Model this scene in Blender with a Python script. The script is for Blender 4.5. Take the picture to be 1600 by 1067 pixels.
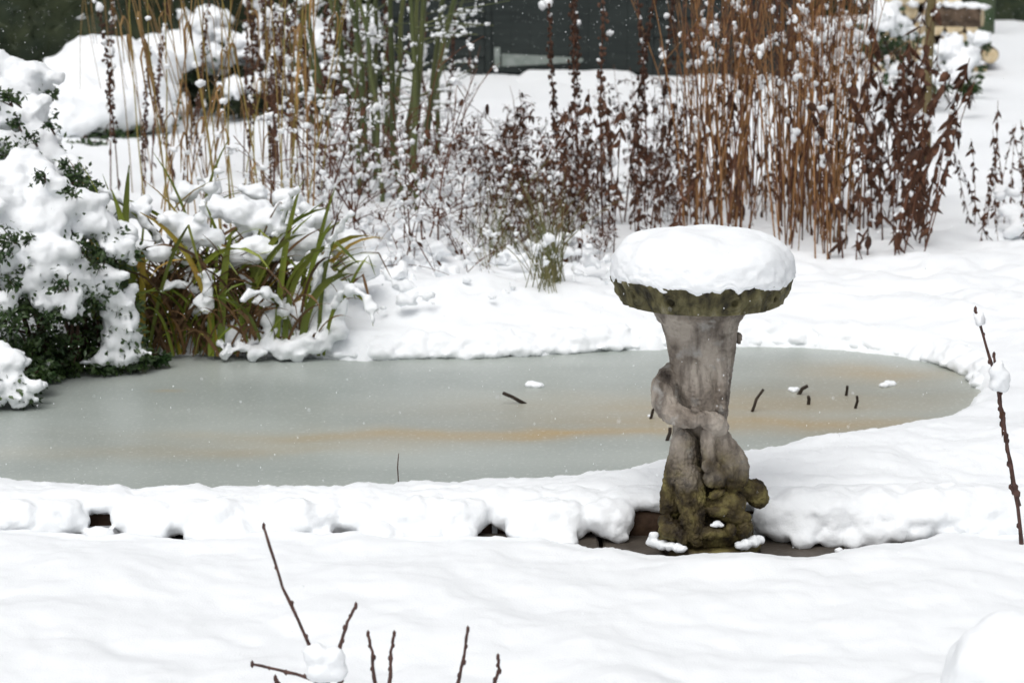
import bpy, math, random
import numpy as np
from mathutils import Vector, Matrix, Euler

# ------------------------------------------------------------------ camera, sky, sun, exposure
for o in list(bpy.data.objects): bpy.data.objects.remove(o)
sc = bpy.context.scene
C = sc.collection
PITCH = math.radians(11.5); CAM_H = 1.75; FPX = 3777.8
cam = bpy.data.cameras.new('camera'); camo = bpy.data.objects.new('camera', cam); C.objects.link(camo)
camo.location = (0, 0, CAM_H); camo.rotation_euler = (math.pi/2 - PITCH, 0, 0)
cam.sensor_width = 36; cam.lens = 85; cam.clip_start = 0.1; cam.clip_end = 2000
cam.dof.use_dof = True; cam.dof.focus_distance = 6.05; cam.dof.aperture_fstop = 6.3
sc.camera = camo
SUN_EL, SUN_AZ = math.radians(62), math.radians(200)      # azimuth: 0 = +Y, clockwise
w = bpy.data.worlds.new('World'); sc.world = w; w.use_nodes = True
nt = w.node_tree; bg = nt.nodes['Background']
sky = nt.nodes.new('ShaderNodeTexSky'); sky.sky_type = 'NISHITA'; sky.sun_disc = False
sky.sun_elevation = SUN_EL; sky.sun_rotation = SUN_AZ; sky.dust_density = 6; sky.air_density = 1.0
hs = nt.nodes.new('ShaderNodeHueSaturation'); hs.inputs['Saturation'].default_value = 0.2
nt.links.new(sky.outputs[0], hs.inputs['Color']); nt.links.new(hs.outputs[0], bg.inputs[0])
bg.inputs[1].default_value = 0.13
sl = bpy.data.lights.new('sun', 'SUN'); sl.energy = 1.0; sl.angle = math.radians(50); sl.color = (1, .985, .965)
so = bpy.data.objects.new('sun', sl); C.objects.link(so)
sdir = Vector((math.sin(SUN_AZ)*math.cos(SUN_EL), math.cos(SUN_AZ)*math.cos(SUN_EL), math.sin(SUN_EL)))
so.rotation_euler = sdir.to_track_quat('Z', 'Y').to_euler(); so.location = (0, 0, 20)
sc.view_settings.view_transform = 'Standard'; sc.view_settings.look = 'None'
sc.view_settings.exposure = -0.14; sc.view_settings.gamma = 1
sc.render.engine = 'CYCLES'; sc.cycles.use_denoising = True
sc.cycles.max_bounces = 6; sc.cycles.diffuse_bounces = 4; sc.cycles.transmission_bounces = 4

# ------------------------------------------------------------------ pixel helpers (1600 x 1067 photograph)
_F = np.array((0, math.cos(PITCH), -math.sin(PITCH))); _U = np.array((0, math.sin(PITCH), math.cos(PITCH)))
def ray(px, py):
    d = _F + _U*((533.5-py)/FPX); d = d.copy(); d[0] = (px-800)/FPX; return d
def G(px, py, z=0.0):                     # pixel -> point on the level z
    d = ray(px, py); t = (z-CAM_H)/d[2]; return np.array((d[0]*t, d[1]*t, z))
def D(px, py, Y):                         # pixel -> point at ground distance Y
    d = ray(px, py); t = Y/d[1]; return np.array((d[0]*t, Y, CAM_H+d[2]*t))
def mpp(Y): return (Y/math.cos(PITCH))/FPX*1.0   # metres per pixel, roughly

# ------------------------------------------------------------------ noise
_rng = np.random.RandomState(7)
_perm = np.concatenate([_rng.permutation(256)]*3)
_grad = _rng.normal(size=(256, 3)); _grad /= np.linalg.norm(_grad, axis=1)[:, None]
def perlin(p):
    p = np.asarray(p, float); i = np.floor(p).astype(int); f = p-i; i &= 255
    u = f*f*f*(f*(f*6-15)+10); r = 0
    for dx in (0, 1):
        for dy in (0, 1):
            for dz in (0, 1):
                h = _perm[_perm[_perm[(i[:, 0]+dx) & 255]+((i[:, 1]+dy) & 255)]+((i[:, 2]+dz) & 255)]
                g = _grad[h]; d = f-np.array((dx, dy, dz))
                wgt = np.where(dx, u[:, 0], 1-u[:, 0])*np.where(dy, u[:, 1], 1-u[:, 1])*np.where(dz, u[:, 2], 1-u[:, 2])
                r = r+wgt*np.sum(g*d, axis=1)
    return r*1.5
def fbm(p, oct=4, gain=.5):
    a, s, r = 1.0, 1.0, 0
    p = np.asarray(p, float)
    for k in range(oct):
        r = r+a*perlin(p*s+k*17.3); a *= gain; s *= 2.03
    return r
def sstep(a, b, x):
    t = np.clip((x-a)/(b-a), 0, 1); return t*t*(3-2*t)

# ------------------------------------------------------------------ materials
def mat(name, col, rough=.7, spec=.3, col2=None, scale=20, bump=0, bscale=60, bdist=.01, detail=4, stretch=None, rand=0, sss=0):
    m = bpy.data.materials.new(name); m.use_nodes = True; n = m.node_tree.nodes; L = m.node_tree.links
    b = n['Principled BSDF']; b.inputs['Roughness'].default_value = rough; b.inputs['Specular IOR Level'].default_value = spec
    b.inputs['Base Color'].default_value = (*col, 1)
    tc = n.new('ShaderNodeTexCoord'); src = tc.outputs['Object']
    if stretch:
        mp = n.new('ShaderNodeMapping'); mp.inputs['Scale'].default_value = stretch; L.new(src, mp.inputs[0]); src = mp.outputs[0]
    last = None
    if col2:
        t = n.new('ShaderNodeTexNoise'); t.inputs['Scale'].default_value = scale; t.inputs['Detail'].default_value = detail
        L.new(src, t.inputs['Vector'])
        r = n.new('ShaderNodeValToRGB'); r.color_ramp.elements[0].position = .35; r.color_ramp.elements[1].position = .65
        r.color_ramp.elements[0].color = (*col, 1); r.color_ramp.elements[1].color = (*col2, 1)
        L.new(t.outputs[0], r.inputs[0]); last = r.outputs[0]
        L.new(last, b.inputs['Base Color'])
    if rand and last:
        oi = n.new('ShaderNodeObjectInfo'); h = n.new('ShaderNodeHueSaturation')
        mr = n.new('ShaderNodeMapRange'); mr.inputs['To Min'].default_value = 1-rand; mr.inputs['To Max'].default_value = 1+rand
        L.new(oi.outputs['Random'], mr.inputs[0]); L.new(mr.outputs[0], h.inputs['Value']); L.new(last, h.inputs['Color'])
        L.new(h.outputs[0], b.inputs['Base Color'])
    if bump:
        t2 = n.new('ShaderNodeTexNoise'); t2.inputs['Scale'].default_value = bscale; t2.inputs['Detail'].default_value = 5
        L.new(src, t2.inputs['Vector'])
        bp = n.new('ShaderNodeBump'); bp.inputs['Strength'].default_value = bump; bp.inputs['Distance'].default_value = bdist
        L.new(t2.outputs[0], bp.inputs['Height']); L.new(bp.outputs[0], b.inputs['Normal'])
    if sss:
        b.inputs['Subsurface Weight'].default_value = sss; b.inputs['Subsurface Radius'].default_value = (.02, .022, .025); b.inputs['Subsurface Scale'].default_value = .6
    return m
M = {}
M['snow'] = mat('snow', (.86, .885, .905), .75, .2, bump=.30, bscale=190, bdist=.004)
M['puff'] = mat('puff_snow', (.88, .90, .92), .75, .2)
M['amber'] = mat('amber_stem', (.21, .10, .036), .65, .3, (.38, .20, .08), 9, stretch=(1, 1, .15), rand=.35)
M['brown'] = mat('brown_stem', (.075, .03, .017), .75, .25, (.15, .065, .035), 9, rand=.3)
M['deadleaf'] = mat('dead_leaf', (.045, .022, .014), .75, .2, (.125, .060, .036), 25, rand=.4)
M['seed'] = mat('seed_heads', (.05, .027, .018), .8, .2, (.115, .062, .042), 40, rand=.3)
M['straw'] = mat('straw', (.30, .19, .07), .6, .3, (.20, .11, .04), 6, rand=.3)
M['olive'] = mat('olive_reed', (.25, .21, .04), .55, .35, (.30, .20, .06), 5, rand=.3)
M['greenstem'] = mat('green_stem', (.052, .070, .022), .5, .4, (.11, .12, .042), 6, stretch=(1, 1, .2), rand=.3)
M['iris'] = mat('iris_leaf', (.10, .16, .018), .45, .4, (.23, .25, .03), 5, stretch=(1, 1, .4), rand=.4)
M['irisyellow'] = mat('iris_leaf_yellow', (.30, .28, .03), .5, .4, (.36, .22, .04), 7, rand=.3)
M['irisdead'] = mat('iris_leaf_dead', (.16, .088, .036), .7, .3, (.075, .045, .022), 8, rand=.35)
M['grass'] = mat('tuft_grass', (.12, .14, .045), .6, .3, (.25, .20, .09), 8, rand=.35)
M['evergreen'] = mat('evergreen_leaf', (.018, .045, .012), .4, .45, (.05, .085, .022), 14)
M['hedge'] = mat('hedge_leaf', (.012, .022, .010), .6, .3, (.035, .045, .018), 5)
M['branch'] = mat('branch', (.05, .03, .02), .8, .2, (.09, .055, .04), 20)
M['twig'] = mat('twig', (.045, .022, .018), .6, .35, (.10, .05, .04), 60)
M['stub'] = mat('stub', (.025, .018, .013), .7, .3, (.05, .035, .025), 60)
M['slab'] = mat('paving', (.055, .045, .035), .55, .4, (.10, .085, .07), 12, bump=.5, bscale=90, bdist=.004)
M['edge'] = mat('edging_stone', (.035, .018, .010), .75, .3, (.07, .04, .022), 25, bump=.7, bscale=60, bdist=.008)
M['earth'] = mat('earth', (.02, .014, .010), .9, .1)
M['board'] = mat('shed_board', (.012, .017, .016), .6, .3, (.020, .027, .025), 8, stretch=(.3, 1, 3), rand=.08)
M['zinc'] = mat('hinge_metal', (.24, .27, .25), .55, .4, (.17, .20, .18), 15)
M['cut'] = mat('cut_wood', (.55, .42, .24), .8, .2, (.68, .58, .40), 25, rand=.2)
M['bark'] = mat('bark', (.05, .035, .025), .9, .2, (.14, .10, .07), 20, bump=.6)
M['post'] = mat('post_wood', (.20, .14, .07), .8, .2, (.30, .22, .13), 12)
M['stake'] = mat('stake_wood', (.13, .10, .045), .8, .2, (.18, .15, .08), 15)

def stone_material():
    m = bpy.data.materials.new('weathered_stone'); m.use_nodes = True; n = m.node_tree.nodes; L = m.node_tree.links
    b = n['Principled BSDF']; b.inputs['Roughness'].default_value = .62; b.inputs['Specular IOR Level'].default_value = .25
    tc = n.new('ShaderNodeTexCoord')
    def noise(s, d=5, st=None):
        t = n.new('ShaderNodeTexNoise'); t.inputs['Scale'].default_value = s; t.inputs['Detail'].default_value = d
        if st:
            mp = n.new('ShaderNodeMapping'); mp.inputs['Scale'].default_value = st; L.new(tc.outputs['Object'], mp.inputs[0]); L.new(mp.outputs[0], t.inputs[0])
        else: L.new(tc.outputs['Object'], t.inputs[0])
        return t.outputs[0]
    def ramp(f, stops):
        r = n.new('ShaderNodeValToRGB'); e = r.color_ramp.elements
        while len(e) < len(stops): e.new(.5)
        for k, (p, c) in enumerate(stops): e[k].position = p; e[k].color = (*c, 1)
        L.new(f, r.inputs[0]); return r.outputs[0]
    def mix(f, a, c, mode='MIX'):
        x = n.new('ShaderNodeMix'); x.data_type = 'RGBA'; x.blend_type = mode
        if isinstance(f, float): x.inputs[0].default_value = f
        else: L.new(f, x.inputs[0])
        L.new(a, x.inputs[6])
        if isinstance(c, tuple): x.inputs[7].default_value = (*c, 1)
        else: L.new(c, x.inputs[7])
        return x.outputs[2]
    grey = ramp(noise(10, 7), [(.36, (.050, .038, .032)), (.46, (.26, .222, .185)), (.60, (.41, .365, .315))])
    streak = ramp(noise(20, 5, (1, 1, .22)), [(.38, (.22, .20, .19)), (.53, (1, 1, 1))])
    grey = mix(.75, grey, streak, 'MULTIPLY')
    pale = ramp(noise(26, 5), [(.58, (0, 0, 0)), (.74, (1, 1, 1))])
    grey = mix(pale, grey, (.36, .35, .33))
    moss = ramp(noise(24, 6), [(.34, (.018, .012, .006)), (.50, (.066, .050, .019)), (.66, (.16, .135, .048))])
    sep = n.new('ShaderNodeSeparateXYZ'); L.new(tc.outputs['Object'], sep.inputs[0])
    ad = n.new('ShaderNodeMath'); ad.operation = 'MULTIPLY_ADD'; ad.inputs[1].default_value = .16; L.new(noise(9, 4), ad.inputs[0]); L.new(sep.outputs[2], ad.inputs[2])
    fac = n.new('ShaderNodeMapRange'); fac.inputs['From Min'].default_value = .41; fac.inputs['From Max'].default_value = .27
    L.new(ad.outputs[0], fac.inputs[0])
    col = mix(fac.outputs[0], grey, moss)
    top = n.new('ShaderNodeMapRange'); top.inputs['From Min'].default_value = .62; top.inputs['From Max'].default_value = .635
    L.new(sep.outputs[2], top.inputs[0])
    bowlc = ramp(noise(30, 6, (1, 1, .5)), [(.34, (.020, .017, .009)), (.46, (.070, .062, .028)), (.60, (.15, .135, .065)), (.74, (.26, .24, .17))])
    col = mix(top.outputs[0], col, bowlc)
    L.new(col, b.inputs['Base Color'])
    bp = n.new('ShaderNodeBump'); bp.inputs['Strength'].default_value = .9; bp.inputs['Distance'].default_value = .005
    L.new(noise(130, 6), bp.inputs['Height']); L.new(bp.outputs[0], b.inputs['Normal'])
    return m
M['stone'] = stone_material()

def ice_material(streaks):
    m = bpy.data.materials.new('pond_ice'); m.use_nodes = True; n = m.node_tree.nodes; L = m.node_tree.links
    b = n['Principled BSDF']; b.inputs['Roughness'].default_value = .33; b.inputs['Specular IOR Level'].default_value = .4
    tc = n.new('ShaderNodeTexCoord'); src = tc.outputs['Object']
    def nz(s, d=4, st=None):
        t = n.new('ShaderNodeTexNoise'); t.inputs['Scale'].default_value = s; t.inputs['Detail'].default_value = d
        if st:
            mp = n.new('ShaderNodeMapping'); mp.inputs['Scale'].default_value = st; L.new(src, mp.inputs[0]); L.new(mp.outputs[0], t.inputs[0])
        else: L.new(src, t.inputs[0])
        return t.outputs[0]
    def math_(op, a, c=None, d=None):
        x = n.new('ShaderNodeMath'); x.operation = op
        for k, v in enumerate((a, c, d)):
            if v is None: continue
            if isinstance(v, (int, float)): x.inputs[k].default_value = v
            else: L.new(v, x.inputs[k])
        return x.outputs[0]
    r = n.new('ShaderNodeValToRGB'); e = r.color_ramp.elements
    e[0].position = .32; e[0].color = (.30, .335, .315, 1); e[1].position = .68; e[1].color = (.41, .445, .415, 1)
    L.new(nz(1.6, 5, (.6, 1.4, 1)), r.inputs[0])
    sep = n.new('ShaderNodeSeparateXYZ'); L.new(src, sep.inputs[0])
    wob = math_('MULTIPLY_ADD', nz(1.7, 4), .35, -.175)
    total = None
    for (x0, y0, lx, ly, a, k) in streaks:           # centre, half lengths, slope, strength
        dx = math_('SUBTRACT', sep.outputs[0], x0)
        dy = math_('ADD', math_('SUBTRACT', sep.outputs[1], y0), wob)
        dy = math_('SUBTRACT', dy, math_('MULTIPLY', dx, a))
        q = math_('ADD', math_('POWER', math_('ABSOLUTE', math_('DIVIDE', dx, lx)), 2.0), math_('POWER', math_('ABSOLUTE', math_('DIVIDE', dy, ly)), 2.0))
        g = math_('MULTIPLY', math_('POWER', 2.718, math_('MULTIPLY', q, -1.0)), k)
        total = g if total is None else math_('ADD', total, g)
    pat = math_('MULTIPLY', total, math_('MULTIPLY_ADD', nz(7, 5, (.5, 1.3, 1)), 1.1, .45))
    x = n.new('ShaderNodeMix'); x.data_type = 'RGBA'; x.clamp_factor = True; L.new(pat, x.inputs[0]); L.new(r.outputs[0], x.inputs[6]); x.inputs[7].default_value = (.42, .31, .155, 1)
    sp = n.new('ShaderNodeMapRange'); sp.inputs['From Min'].default_value = .56; sp.inputs['From Max'].default_value = .75; sp.inputs['To Max'].default_value = .5
    L.new(nz(75, 4), sp.inputs[0])
    y = n.new('ShaderNodeMix'); y.data_type = 'RGBA'; L.new(sp.outputs[0], y.inputs[0]); L.new(x.outputs[2], y.inputs[6]); y.inputs[7].default_value = (.66, .68, .65, 1)
    L.new(y.outputs[2], b.inputs['Base Color'])
    bp = n.new('ShaderNodeBump'); bp.inputs['Strength'].default_value = .25; bp.inputs['Distance'].default_value = .003
    L.new(nz(90, 4), bp.inputs['Height']); L.new(bp.outputs[0], b.inputs['Normal'])
    return m

# ------------------------------------------------------------------ mesh helpers
def mesh(name, v, f, m, smooth=True):
    me = bpy.data.meshes.new(name); me.from_pydata(np.asarray(v, float).tolist(), [], f if isinstance(f, list) else f.tolist())
    me.materials.append(m)
    if smooth: me.polygons.foreach_set('use_smooth', [True]*len(me.polygons))
    me.update(); return me
def link(name, data, parent=None, loc=None, rot=None):
    o = bpy.data.objects.new(name, data); C.objects.link(o)
    if parent: o.parent = parent
    if loc is not None: o.location = loc
    if rot is not None: o.rotation_euler = rot
    return o
def tag(o, label=None, cat=None, group=None, kind=None):
    if label: o['label'] = label
    if cat: o['category'] = cat
    if group: o['group'] = group
    if kind: o['kind'] = kind
    return o
def thing(name, label, cat, loc=(0, 0, 0), rz=0, group=None):
    return tag(link(name, None, None, loc, (0, 0, rz)), label, cat, group)

class MB:
    def __init__(s): s.v = []; s.f = []; s.n = 0
    def add(s, v, f):
        v = np.asarray(v, float); s.v.append(v); k = s.n
        s.f += [tuple(i+k for i in q) for q in f]; s.n += len(v); return s
    def get(s): return np.concatenate(s.v) if s.v else np.zeros((0, 3))
    def mesh(s, name, m, smooth=True): return mesh(name, s.get(), s.f, m, smooth)

def ico(sub):
    import bmesh
    bm = bmesh.new(); bmesh.ops.create_icosphere(bm, subdivisions=sub, radius=1)
    v = np.array([p.co[:] for p in bm.verts]); f = [tuple(x.index for x in q.verts) for q in bm.faces]; bm.free(); return v, f
ICO1, ICO2, ICO3 = ico(1), ico(2), ico(3)

def tube(mb, pts, rad, sides=5, cap=True):
    P = np.asarray(pts, float); n = len(P); R = np.broadcast_to(np.asarray(rad, float), (n,))
    T = np.gradient(P, axis=0); T /= np.linalg.norm(T, axis=1)[:, None]+1e-9
    ref = np.array((1, 0, 0)) if abs(T[0][0]) < .8 else np.array((0, 1, 0))
    v = []
    for i in range(n):
        a = np.cross(T[i], ref); a /= np.linalg.norm(a)+1e-9; b = np.cross(T[i], a); ref = -b if False else ref
        for k in range(sides):
            t = 2*math.pi*k/sides; v.append(P[i]+R[i]*(a*math.cos(t)+b*math.sin(t)))
    f = []
    for i in range(n-1):
        for k in range(sides):
            k2 = (k+1) % sides
            f.append((i*sides+k, i*sides+k2, (i+1)*sides+k2, (i+1)*sides+k))
    if cap: f.append(tuple(range(sides-1, -1, -1))); f.append(tuple((n-1)*sides+k for k in range(sides)))
    mb.add(v, f)
def puff(mb, c, r, rng, sq=.85, n=1, tpl=None):
    tpl = tpl or ICO2; c = np.asarray(c, float)
    for k in range(n):
        v = tpl[0].copy(); rr = r*(1 if k == 0 else rng.uniform(.35, .8)); o = rng.uniform(0, 50, 3)
        v = v*(1+.55*perlin(v*1.2+o)+.30*perlin(v*2.9+o))[:, None]*rr*np.array((rng.uniform(.75, 1.25), rng.uniform(.75, 1.25), sq*rng.uniform(.7, 1.35)))
        mb.add(v+c, tpl[1]); c = c+rng.normal(size=3)*np.array((.55, .55, .85))*r
def prand(rng, a, b): return a+(b-a)*rng.rand()**2.2
def leaf(mb, base, direction, length, width, up=(0, 0, 1), curl=.3, rng=None, segs=3):
    d = np.asarray(direction, float); d /= np.linalg.norm(d)+1e-9
    s = np.cross(d, np.asarray(up, float)); s /= np.linalg.norm(s)+1e-9; nrm = np.cross(s, d)
    v = []; f = []
    tw = rng.uniform(-1, 1) if rng is not None else 0
    for i in range(segs+1):
        t = i/segs; wdt = width*.5*(math.sin(math.pi*min(1, .12+.88*t))**.7 if i < segs else .04)
        c = np.asarray(base)+d*length*t+nrm*curl*length*(-t*t)
        a = tw*t; ss = s*math.cos(a)+nrm*math.sin(a)
        v += [c-ss*wdt+nrm*wdt*.35, c, c+ss*wdt+nrm*wdt*.35]
    for i in range(segs):
        for k in (0, 1): f.append((i*3+k, i*3+k+1, i*3+4+k, i*3+3+k))
    mb.add(v, f)
def strap(mb, pts, widths, side, fold=.18):
    P = np.asarray(pts, float); v = []; f = []
    T = np.gradient(P, axis=0)
    for i, p in enumerate(P):
        s = np.asarray(side, float); t = T[i]/(np.linalg.norm(T[i])+1e-9); s = s-t*np.dot(s, t); s /= np.linalg.norm(s)+1e-9
        nn = np.cross(s, t); wdt = widths[i]*.5
        v += [p-s*wdt+nn*wdt*fold, p-nn*wdt*fold, p+s*wdt+nn*wdt*fold]
    for i in range(len(P)-1):
        for k in (0, 1): f.append((i*3+k, i*3+k+1, i*3+4+k, i*3+3+k))
    mb.add(v, f)
def box(mb, a, b, bev=0.0):
    x0, y0, z0 = a; x1, y1, z1 = b; e = bev
    if not e:
        v = [(x, y, z) for z in (z0, z1) for y in (y0, y1) for x in (x0, x1)]
        mb.add(v, [(0, 2, 3, 1), (4, 5, 7, 6), (0, 1, 5, 4), (2, 6, 7, 3), (0, 4, 6, 2), (1, 3, 7, 5)]); return
    rings = []
    for (z, i) in ((z0, e), (z0+e, 0), (z1-e, 0), (z1, e)):
        rings.append([(x0+e+i*.6, y0+i, z), (x1-e-i*.6, y0+i, z), (x1-i, y0+e+i*.6, z), (x1-i, y1-e-i*.6, z), (x1-e-i*.6, y1-i, z), (x0+e+i*.6, y1-i, z), (x0+i, y1-e-i*.6, z), (x0+i, y0+e+i*.6, z)])
    v = [p for r in rings for p in r]; f = [tuple(range(7, -1, -1)), tuple(range(24, 32))]
    for r in range(3):
        for k in range(8): f.append((r*8+k, r*8+(k+1) % 8, r*8+8+(k+1) % 8, r*8+8+k))
    mb.add(v, f)

def remesh(mb, voxel, smooth=3):
    me = bpy.data.meshes.new('tmp'); me.from_pydata(mb.get().tolist(), [], mb.f); me.update()
    o = bpy.data.objects.new('tmp', me); C.objects.link(o)
    r = o.modifiers.new('r', 'REMESH'); r.mode = 'VOXEL'; r.voxel_size = voxel
    if smooth:
        s = o.modifiers.new('s', 'SMOOTH'); s.factor = .5; s.iterations = smooth
    bpy.context.view_layer.update()
    dg = bpy.context.evaluated_depsgraph_get(); ev = o.evaluated_get(dg); m2 = bpy.data.meshes.new_from_object(ev)
    bpy.data.objects.remove(o); bpy.data.meshes.remove(me)
    n = len(m2.vertices); v = np.empty(n*3); m2.vertices.foreach_get('co', v)
    nn = np.empty(n*3); m2.vertices.foreach_get('normal', nn)
    return m2, v.reshape(-1, 3), nn.reshape(-1, 3)
def drop_bits(me, v, nn, least):
    import bmesh
    e = np.empty(len(me.edges)*2, int); me.edges.foreach_get('vertices', e); e = e.reshape(-1, 2); lab = np.arange(len(v))
    while True:
        m = np.minimum(lab[e[:, 0]], lab[e[:, 1]]); old = lab.copy()
        np.minimum.at(lab, e[:, 0], m); np.minimum.at(lab, e[:, 1], m); lab = lab[lab]
        if (lab == old).all(): break
    cnt = np.bincount(lab, minlength=len(v))[lab]; bad = cnt < least
    if bad.any():
        bm = bmesh.new(); bm.from_mesh(me); bm.verts.ensure_lookup_table()
        bmesh.ops.delete(bm, geom=[bm.verts[i] for i in np.nonzero(bad)[0]], context='VERTS'); bm.to_mesh(me); bm.free()
    return me, v[~bad], nn[~bad]
def finish(me, v, name, m):
    me.name = name; me.vertices.foreach_set('co', v.ravel()); me.materials.clear(); me.materials.append(m)
    me.polygons.foreach_set('use_smooth', [True]*len(me.polygons)); me.update(); return me
def snow_mesh(name, blobs, voxel=.01, amp=.012, freq=18, seed=0, m=None, smooth=3, fluff=0, least=0):
    """blobs: (x, y, z, rx, ry, rz) lumps fused into one body of snow"""
    rng = np.random.RandomState(seed); mb = MB()
    for (x, y, z, rx, ry, rz) in blobs:
        v = ICO3[0]*(1+.22*perlin(ICO3[0]*1.4+rng.uniform(0, 90, 3))[:, None])
        mb.add(v*np.array((rx, ry, rz))+np.array((x, y, z)), ICO3[1])
    me, v, nn = remesh(mb, voxel, smooth)
    if least: me, v, nn = drop_bits(me, v, nn, least)
    d = amp*.8*fbm(v*freq*.8, 3, .5)+amp*.30*np.abs(perlin(v*freq*4.5))+amp*.16*perlin(v*freq*9)
    if fluff: d = d-fluff*np.abs(perlin(v*freq*.55+3))*1.5+fluff*.8*perlin(v*freq*1.9+11)+fluff*.4*np.abs(perlin(v*freq*4.1))
    return finish(me, v+nn*d[:, None], name, m or M['snow'])

# ================================================================== SETTING
ICE_Z = -0.015
far = [(-330, 690), (-200, 640), (-60, 632), (30, 606), (110, 575), (240, 553), (340, 549), (440, 554), (560, 559), (640, 556), (760, 553), (900, 547), (1050, 540), (1170, 537), (1300, 540), (1420, 554), (1500, 578), (1537, 603)]
near = [(1500, 622), (1440, 645), (1350, 672), (1250, 686), (1150, 700), (1050, 716), (960, 729), (850, 737), (640, 747), (420, 755), (270, 760), (160, 754), (80, 746), (0, 741), (-200, 735), (-330, 715)]
PO = np.array([G(x, y, ICE_Z+.012)[:2] for x, y in far]+[G(x, y, .075)[:2] for x, y in near])
def smooth_poly(P, it=3):
    for _ in range(it):
        Q = np.roll(P, -1, 0); P = np.stack([P*.75+Q*.25, P*.25+Q*.75], 1).reshape(-1, 2)
    return P
POND = smooth_poly(PO, 2)
def poly_sd(x, y, P):
    d = np.full(x.shape, 1e9); inside = np.zeros(x.shape, bool); Q = np.roll(P, -1, 0)
    for (ax, ay), (bx, by) in zip(P, Q):
        ex, ey = bx-ax, by-ay; t = np.clip(((x-ax)*ex+(y-ay)*ey)/(ex*ex+ey*ey+1e-12), 0, 1)
        d = np.minimum(d, (x-ax-t*ex)**2+(y-ay-t*ey)**2)
        c = ((ay > y) != (by > y)) & (x < (bx-ax)*(y-ay)/(by-ay+1e-12)+ax); inside ^= c
    d = np.sqrt(d); return np.where(inside, -d, d)

BACK_Y = 6.09                                     # front face line of the pond edging
def front_edge(x):                                # where the lawn snow stops, short of the edging
    xs = np.array([-3.2, -1.2, -.9, -.3, -.08, .06, .16, .28, .5, .66, .85, 1.02, 1.12, 3.2])
    ys = np.array([5.97, 5.97, 5.95, 5.955, 5.945, 5.94, 5.90, 5.82, 5.735, 5.745, 5.80, 5.86, 5.95, 5.97])
    return np.interp(x, xs, ys)
def height(x, y):
    p = np.stack([x, y, np.zeros_like(x)], 1)
    roll = .035*perlin(p*1.1+3)+.03*perlin(p*2.3+9)+.016*perlin(p*5.1)
    fine = .008*fbm(p*9, 3, .55)+.0035*fbm(p*38, 3, .6)
    near_pond = sstep(2.5, .2, np.abs(y-7.2))
    base = .10+roll*(1-.15*near_pond)+fine+.022*np.abs(perlin(p*np.array((3.1, 4.2, 1))+31))*sstep(7.6, 8.3, y)*sstep(14, 10, y)
    base = base+.05*sstep(9.2, 12, y)*0+np.where(y > 9, .05*perlin(p*.45+40), 0)
    # raised banks right of and behind the pond
    base += .05*np.exp(-((x-1.35)/.8)**2-((y-6.55)/.38)**2)
    base += .06*np.exp(-((x+.35)/.75)**2-((y-8.85)/.28)**2)
    base += .06*np.abs(perlin(p*2.1+51))*sstep(8.2, 8.7, y)*sstep(11, 9.3, y)+.02*np.abs(perlin(p*6.3+71))*sstep(8.1, 8.5, y)*sstep(11, 9.3, y)
    # lawn in front: lower
    lawn = sstep(6.05, 5.9, y)
    base = base*(1-lawn)+lawn*(+.046+roll*.7+fine*.45+.020*np.abs(perlin(p*2.6+15))+.009*np.abs(perlin(p*6+25))+.003*perlin(p*17))
    sd = poly_sd(x, y, POND)+.03*perlin(p*5+2)+.022*perlin(p*11+2)+.015*fbm(p*26, 3, .6)
    edge = sstep(-.012, .055, sd)
    farside = sstep(-.25, .25, (y-7.25)+.28*(x-.2)*(x > .2))
    thick = .75+.25*sstep(.03, .22, sd); thick = thick*(1-farside)+farside*(.30+.25*sstep(0, .12, sd)+.45*sstep(.05, .6, sd))
    h = np.where(sd < -.012, -.14, (-.06+(base*thick+.06)*edge**.45))
    h = np.where(sd > .05, h-.028*sstep(6.2, 6.09, y)*(1-lawn), h)
    # trough of bare paving in front of the edging
    fe = front_edge(x)+.02*perlin(p*np.array((6, 0, 0))+8)+.006*perlin(p*np.array((17, 0, 0))+3)
    a = sstep(0, .06, y-fe); b = sstep(.0, .025, BACK_Y+.02-y)
    tr = a*b
    h = h-.022*sstep(-.12, 0, y-fe)*(y < BACK_Y-.02)
    h = h*(1-tr)+(-.07)*tr
    return h
ys = [-25, -12, -5, 0, 2, 3, 3.6, 4.0]
y = 4.2
while y < 9.3: ys.append(y); y += .0115 if 5.65 < y < 6.2 else (.014 if y < 6.9 else (.016 if 8.0 < y < 8.8 or y < 7.0 else .022))
while y < 400: ys.append(y); y += max(.022, (y-8.9)*.035)
ys = np.array(ys); wd = np.where(ys < 7, 2.1, 2.1+(ys-7)*.46); wd = np.where(ys > 25, wd+(ys-25)*1.5, wd); wd = np.where(ys < 3.7, 25, wd)
NC = 440; s = np.linspace(-1, 1, NC); X = (s[None, :]*wd[:, None]).ravel(); Y = np.repeat(ys, NC)
H = height(X, Y); R_ = len(ys)
idx = np.arange(R_*NC).reshape(R_, NC)
faces = np.stack([idx[:-1, :-1], idx[:-1, 1:], idx[1:, 1:], idx[1:, :-1]], -1).reshape(-1, 4)
tag(link('ground', mesh('ground', np.stack([X, Y, H], 1), faces, M['snow'])), kind='structure')
def ground_z(x, y): return float(height(np.array([x], float), np.array([y], float))[0])

# dark earth below the paving and inside the pond edge
mb = MB(); box(mb, (-3.4, 5.5, -.13), (3.4, 6.14, -.016)); tag(link('soil', mb.mesh('soil', M['earth'], False)), kind='structure')
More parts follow.
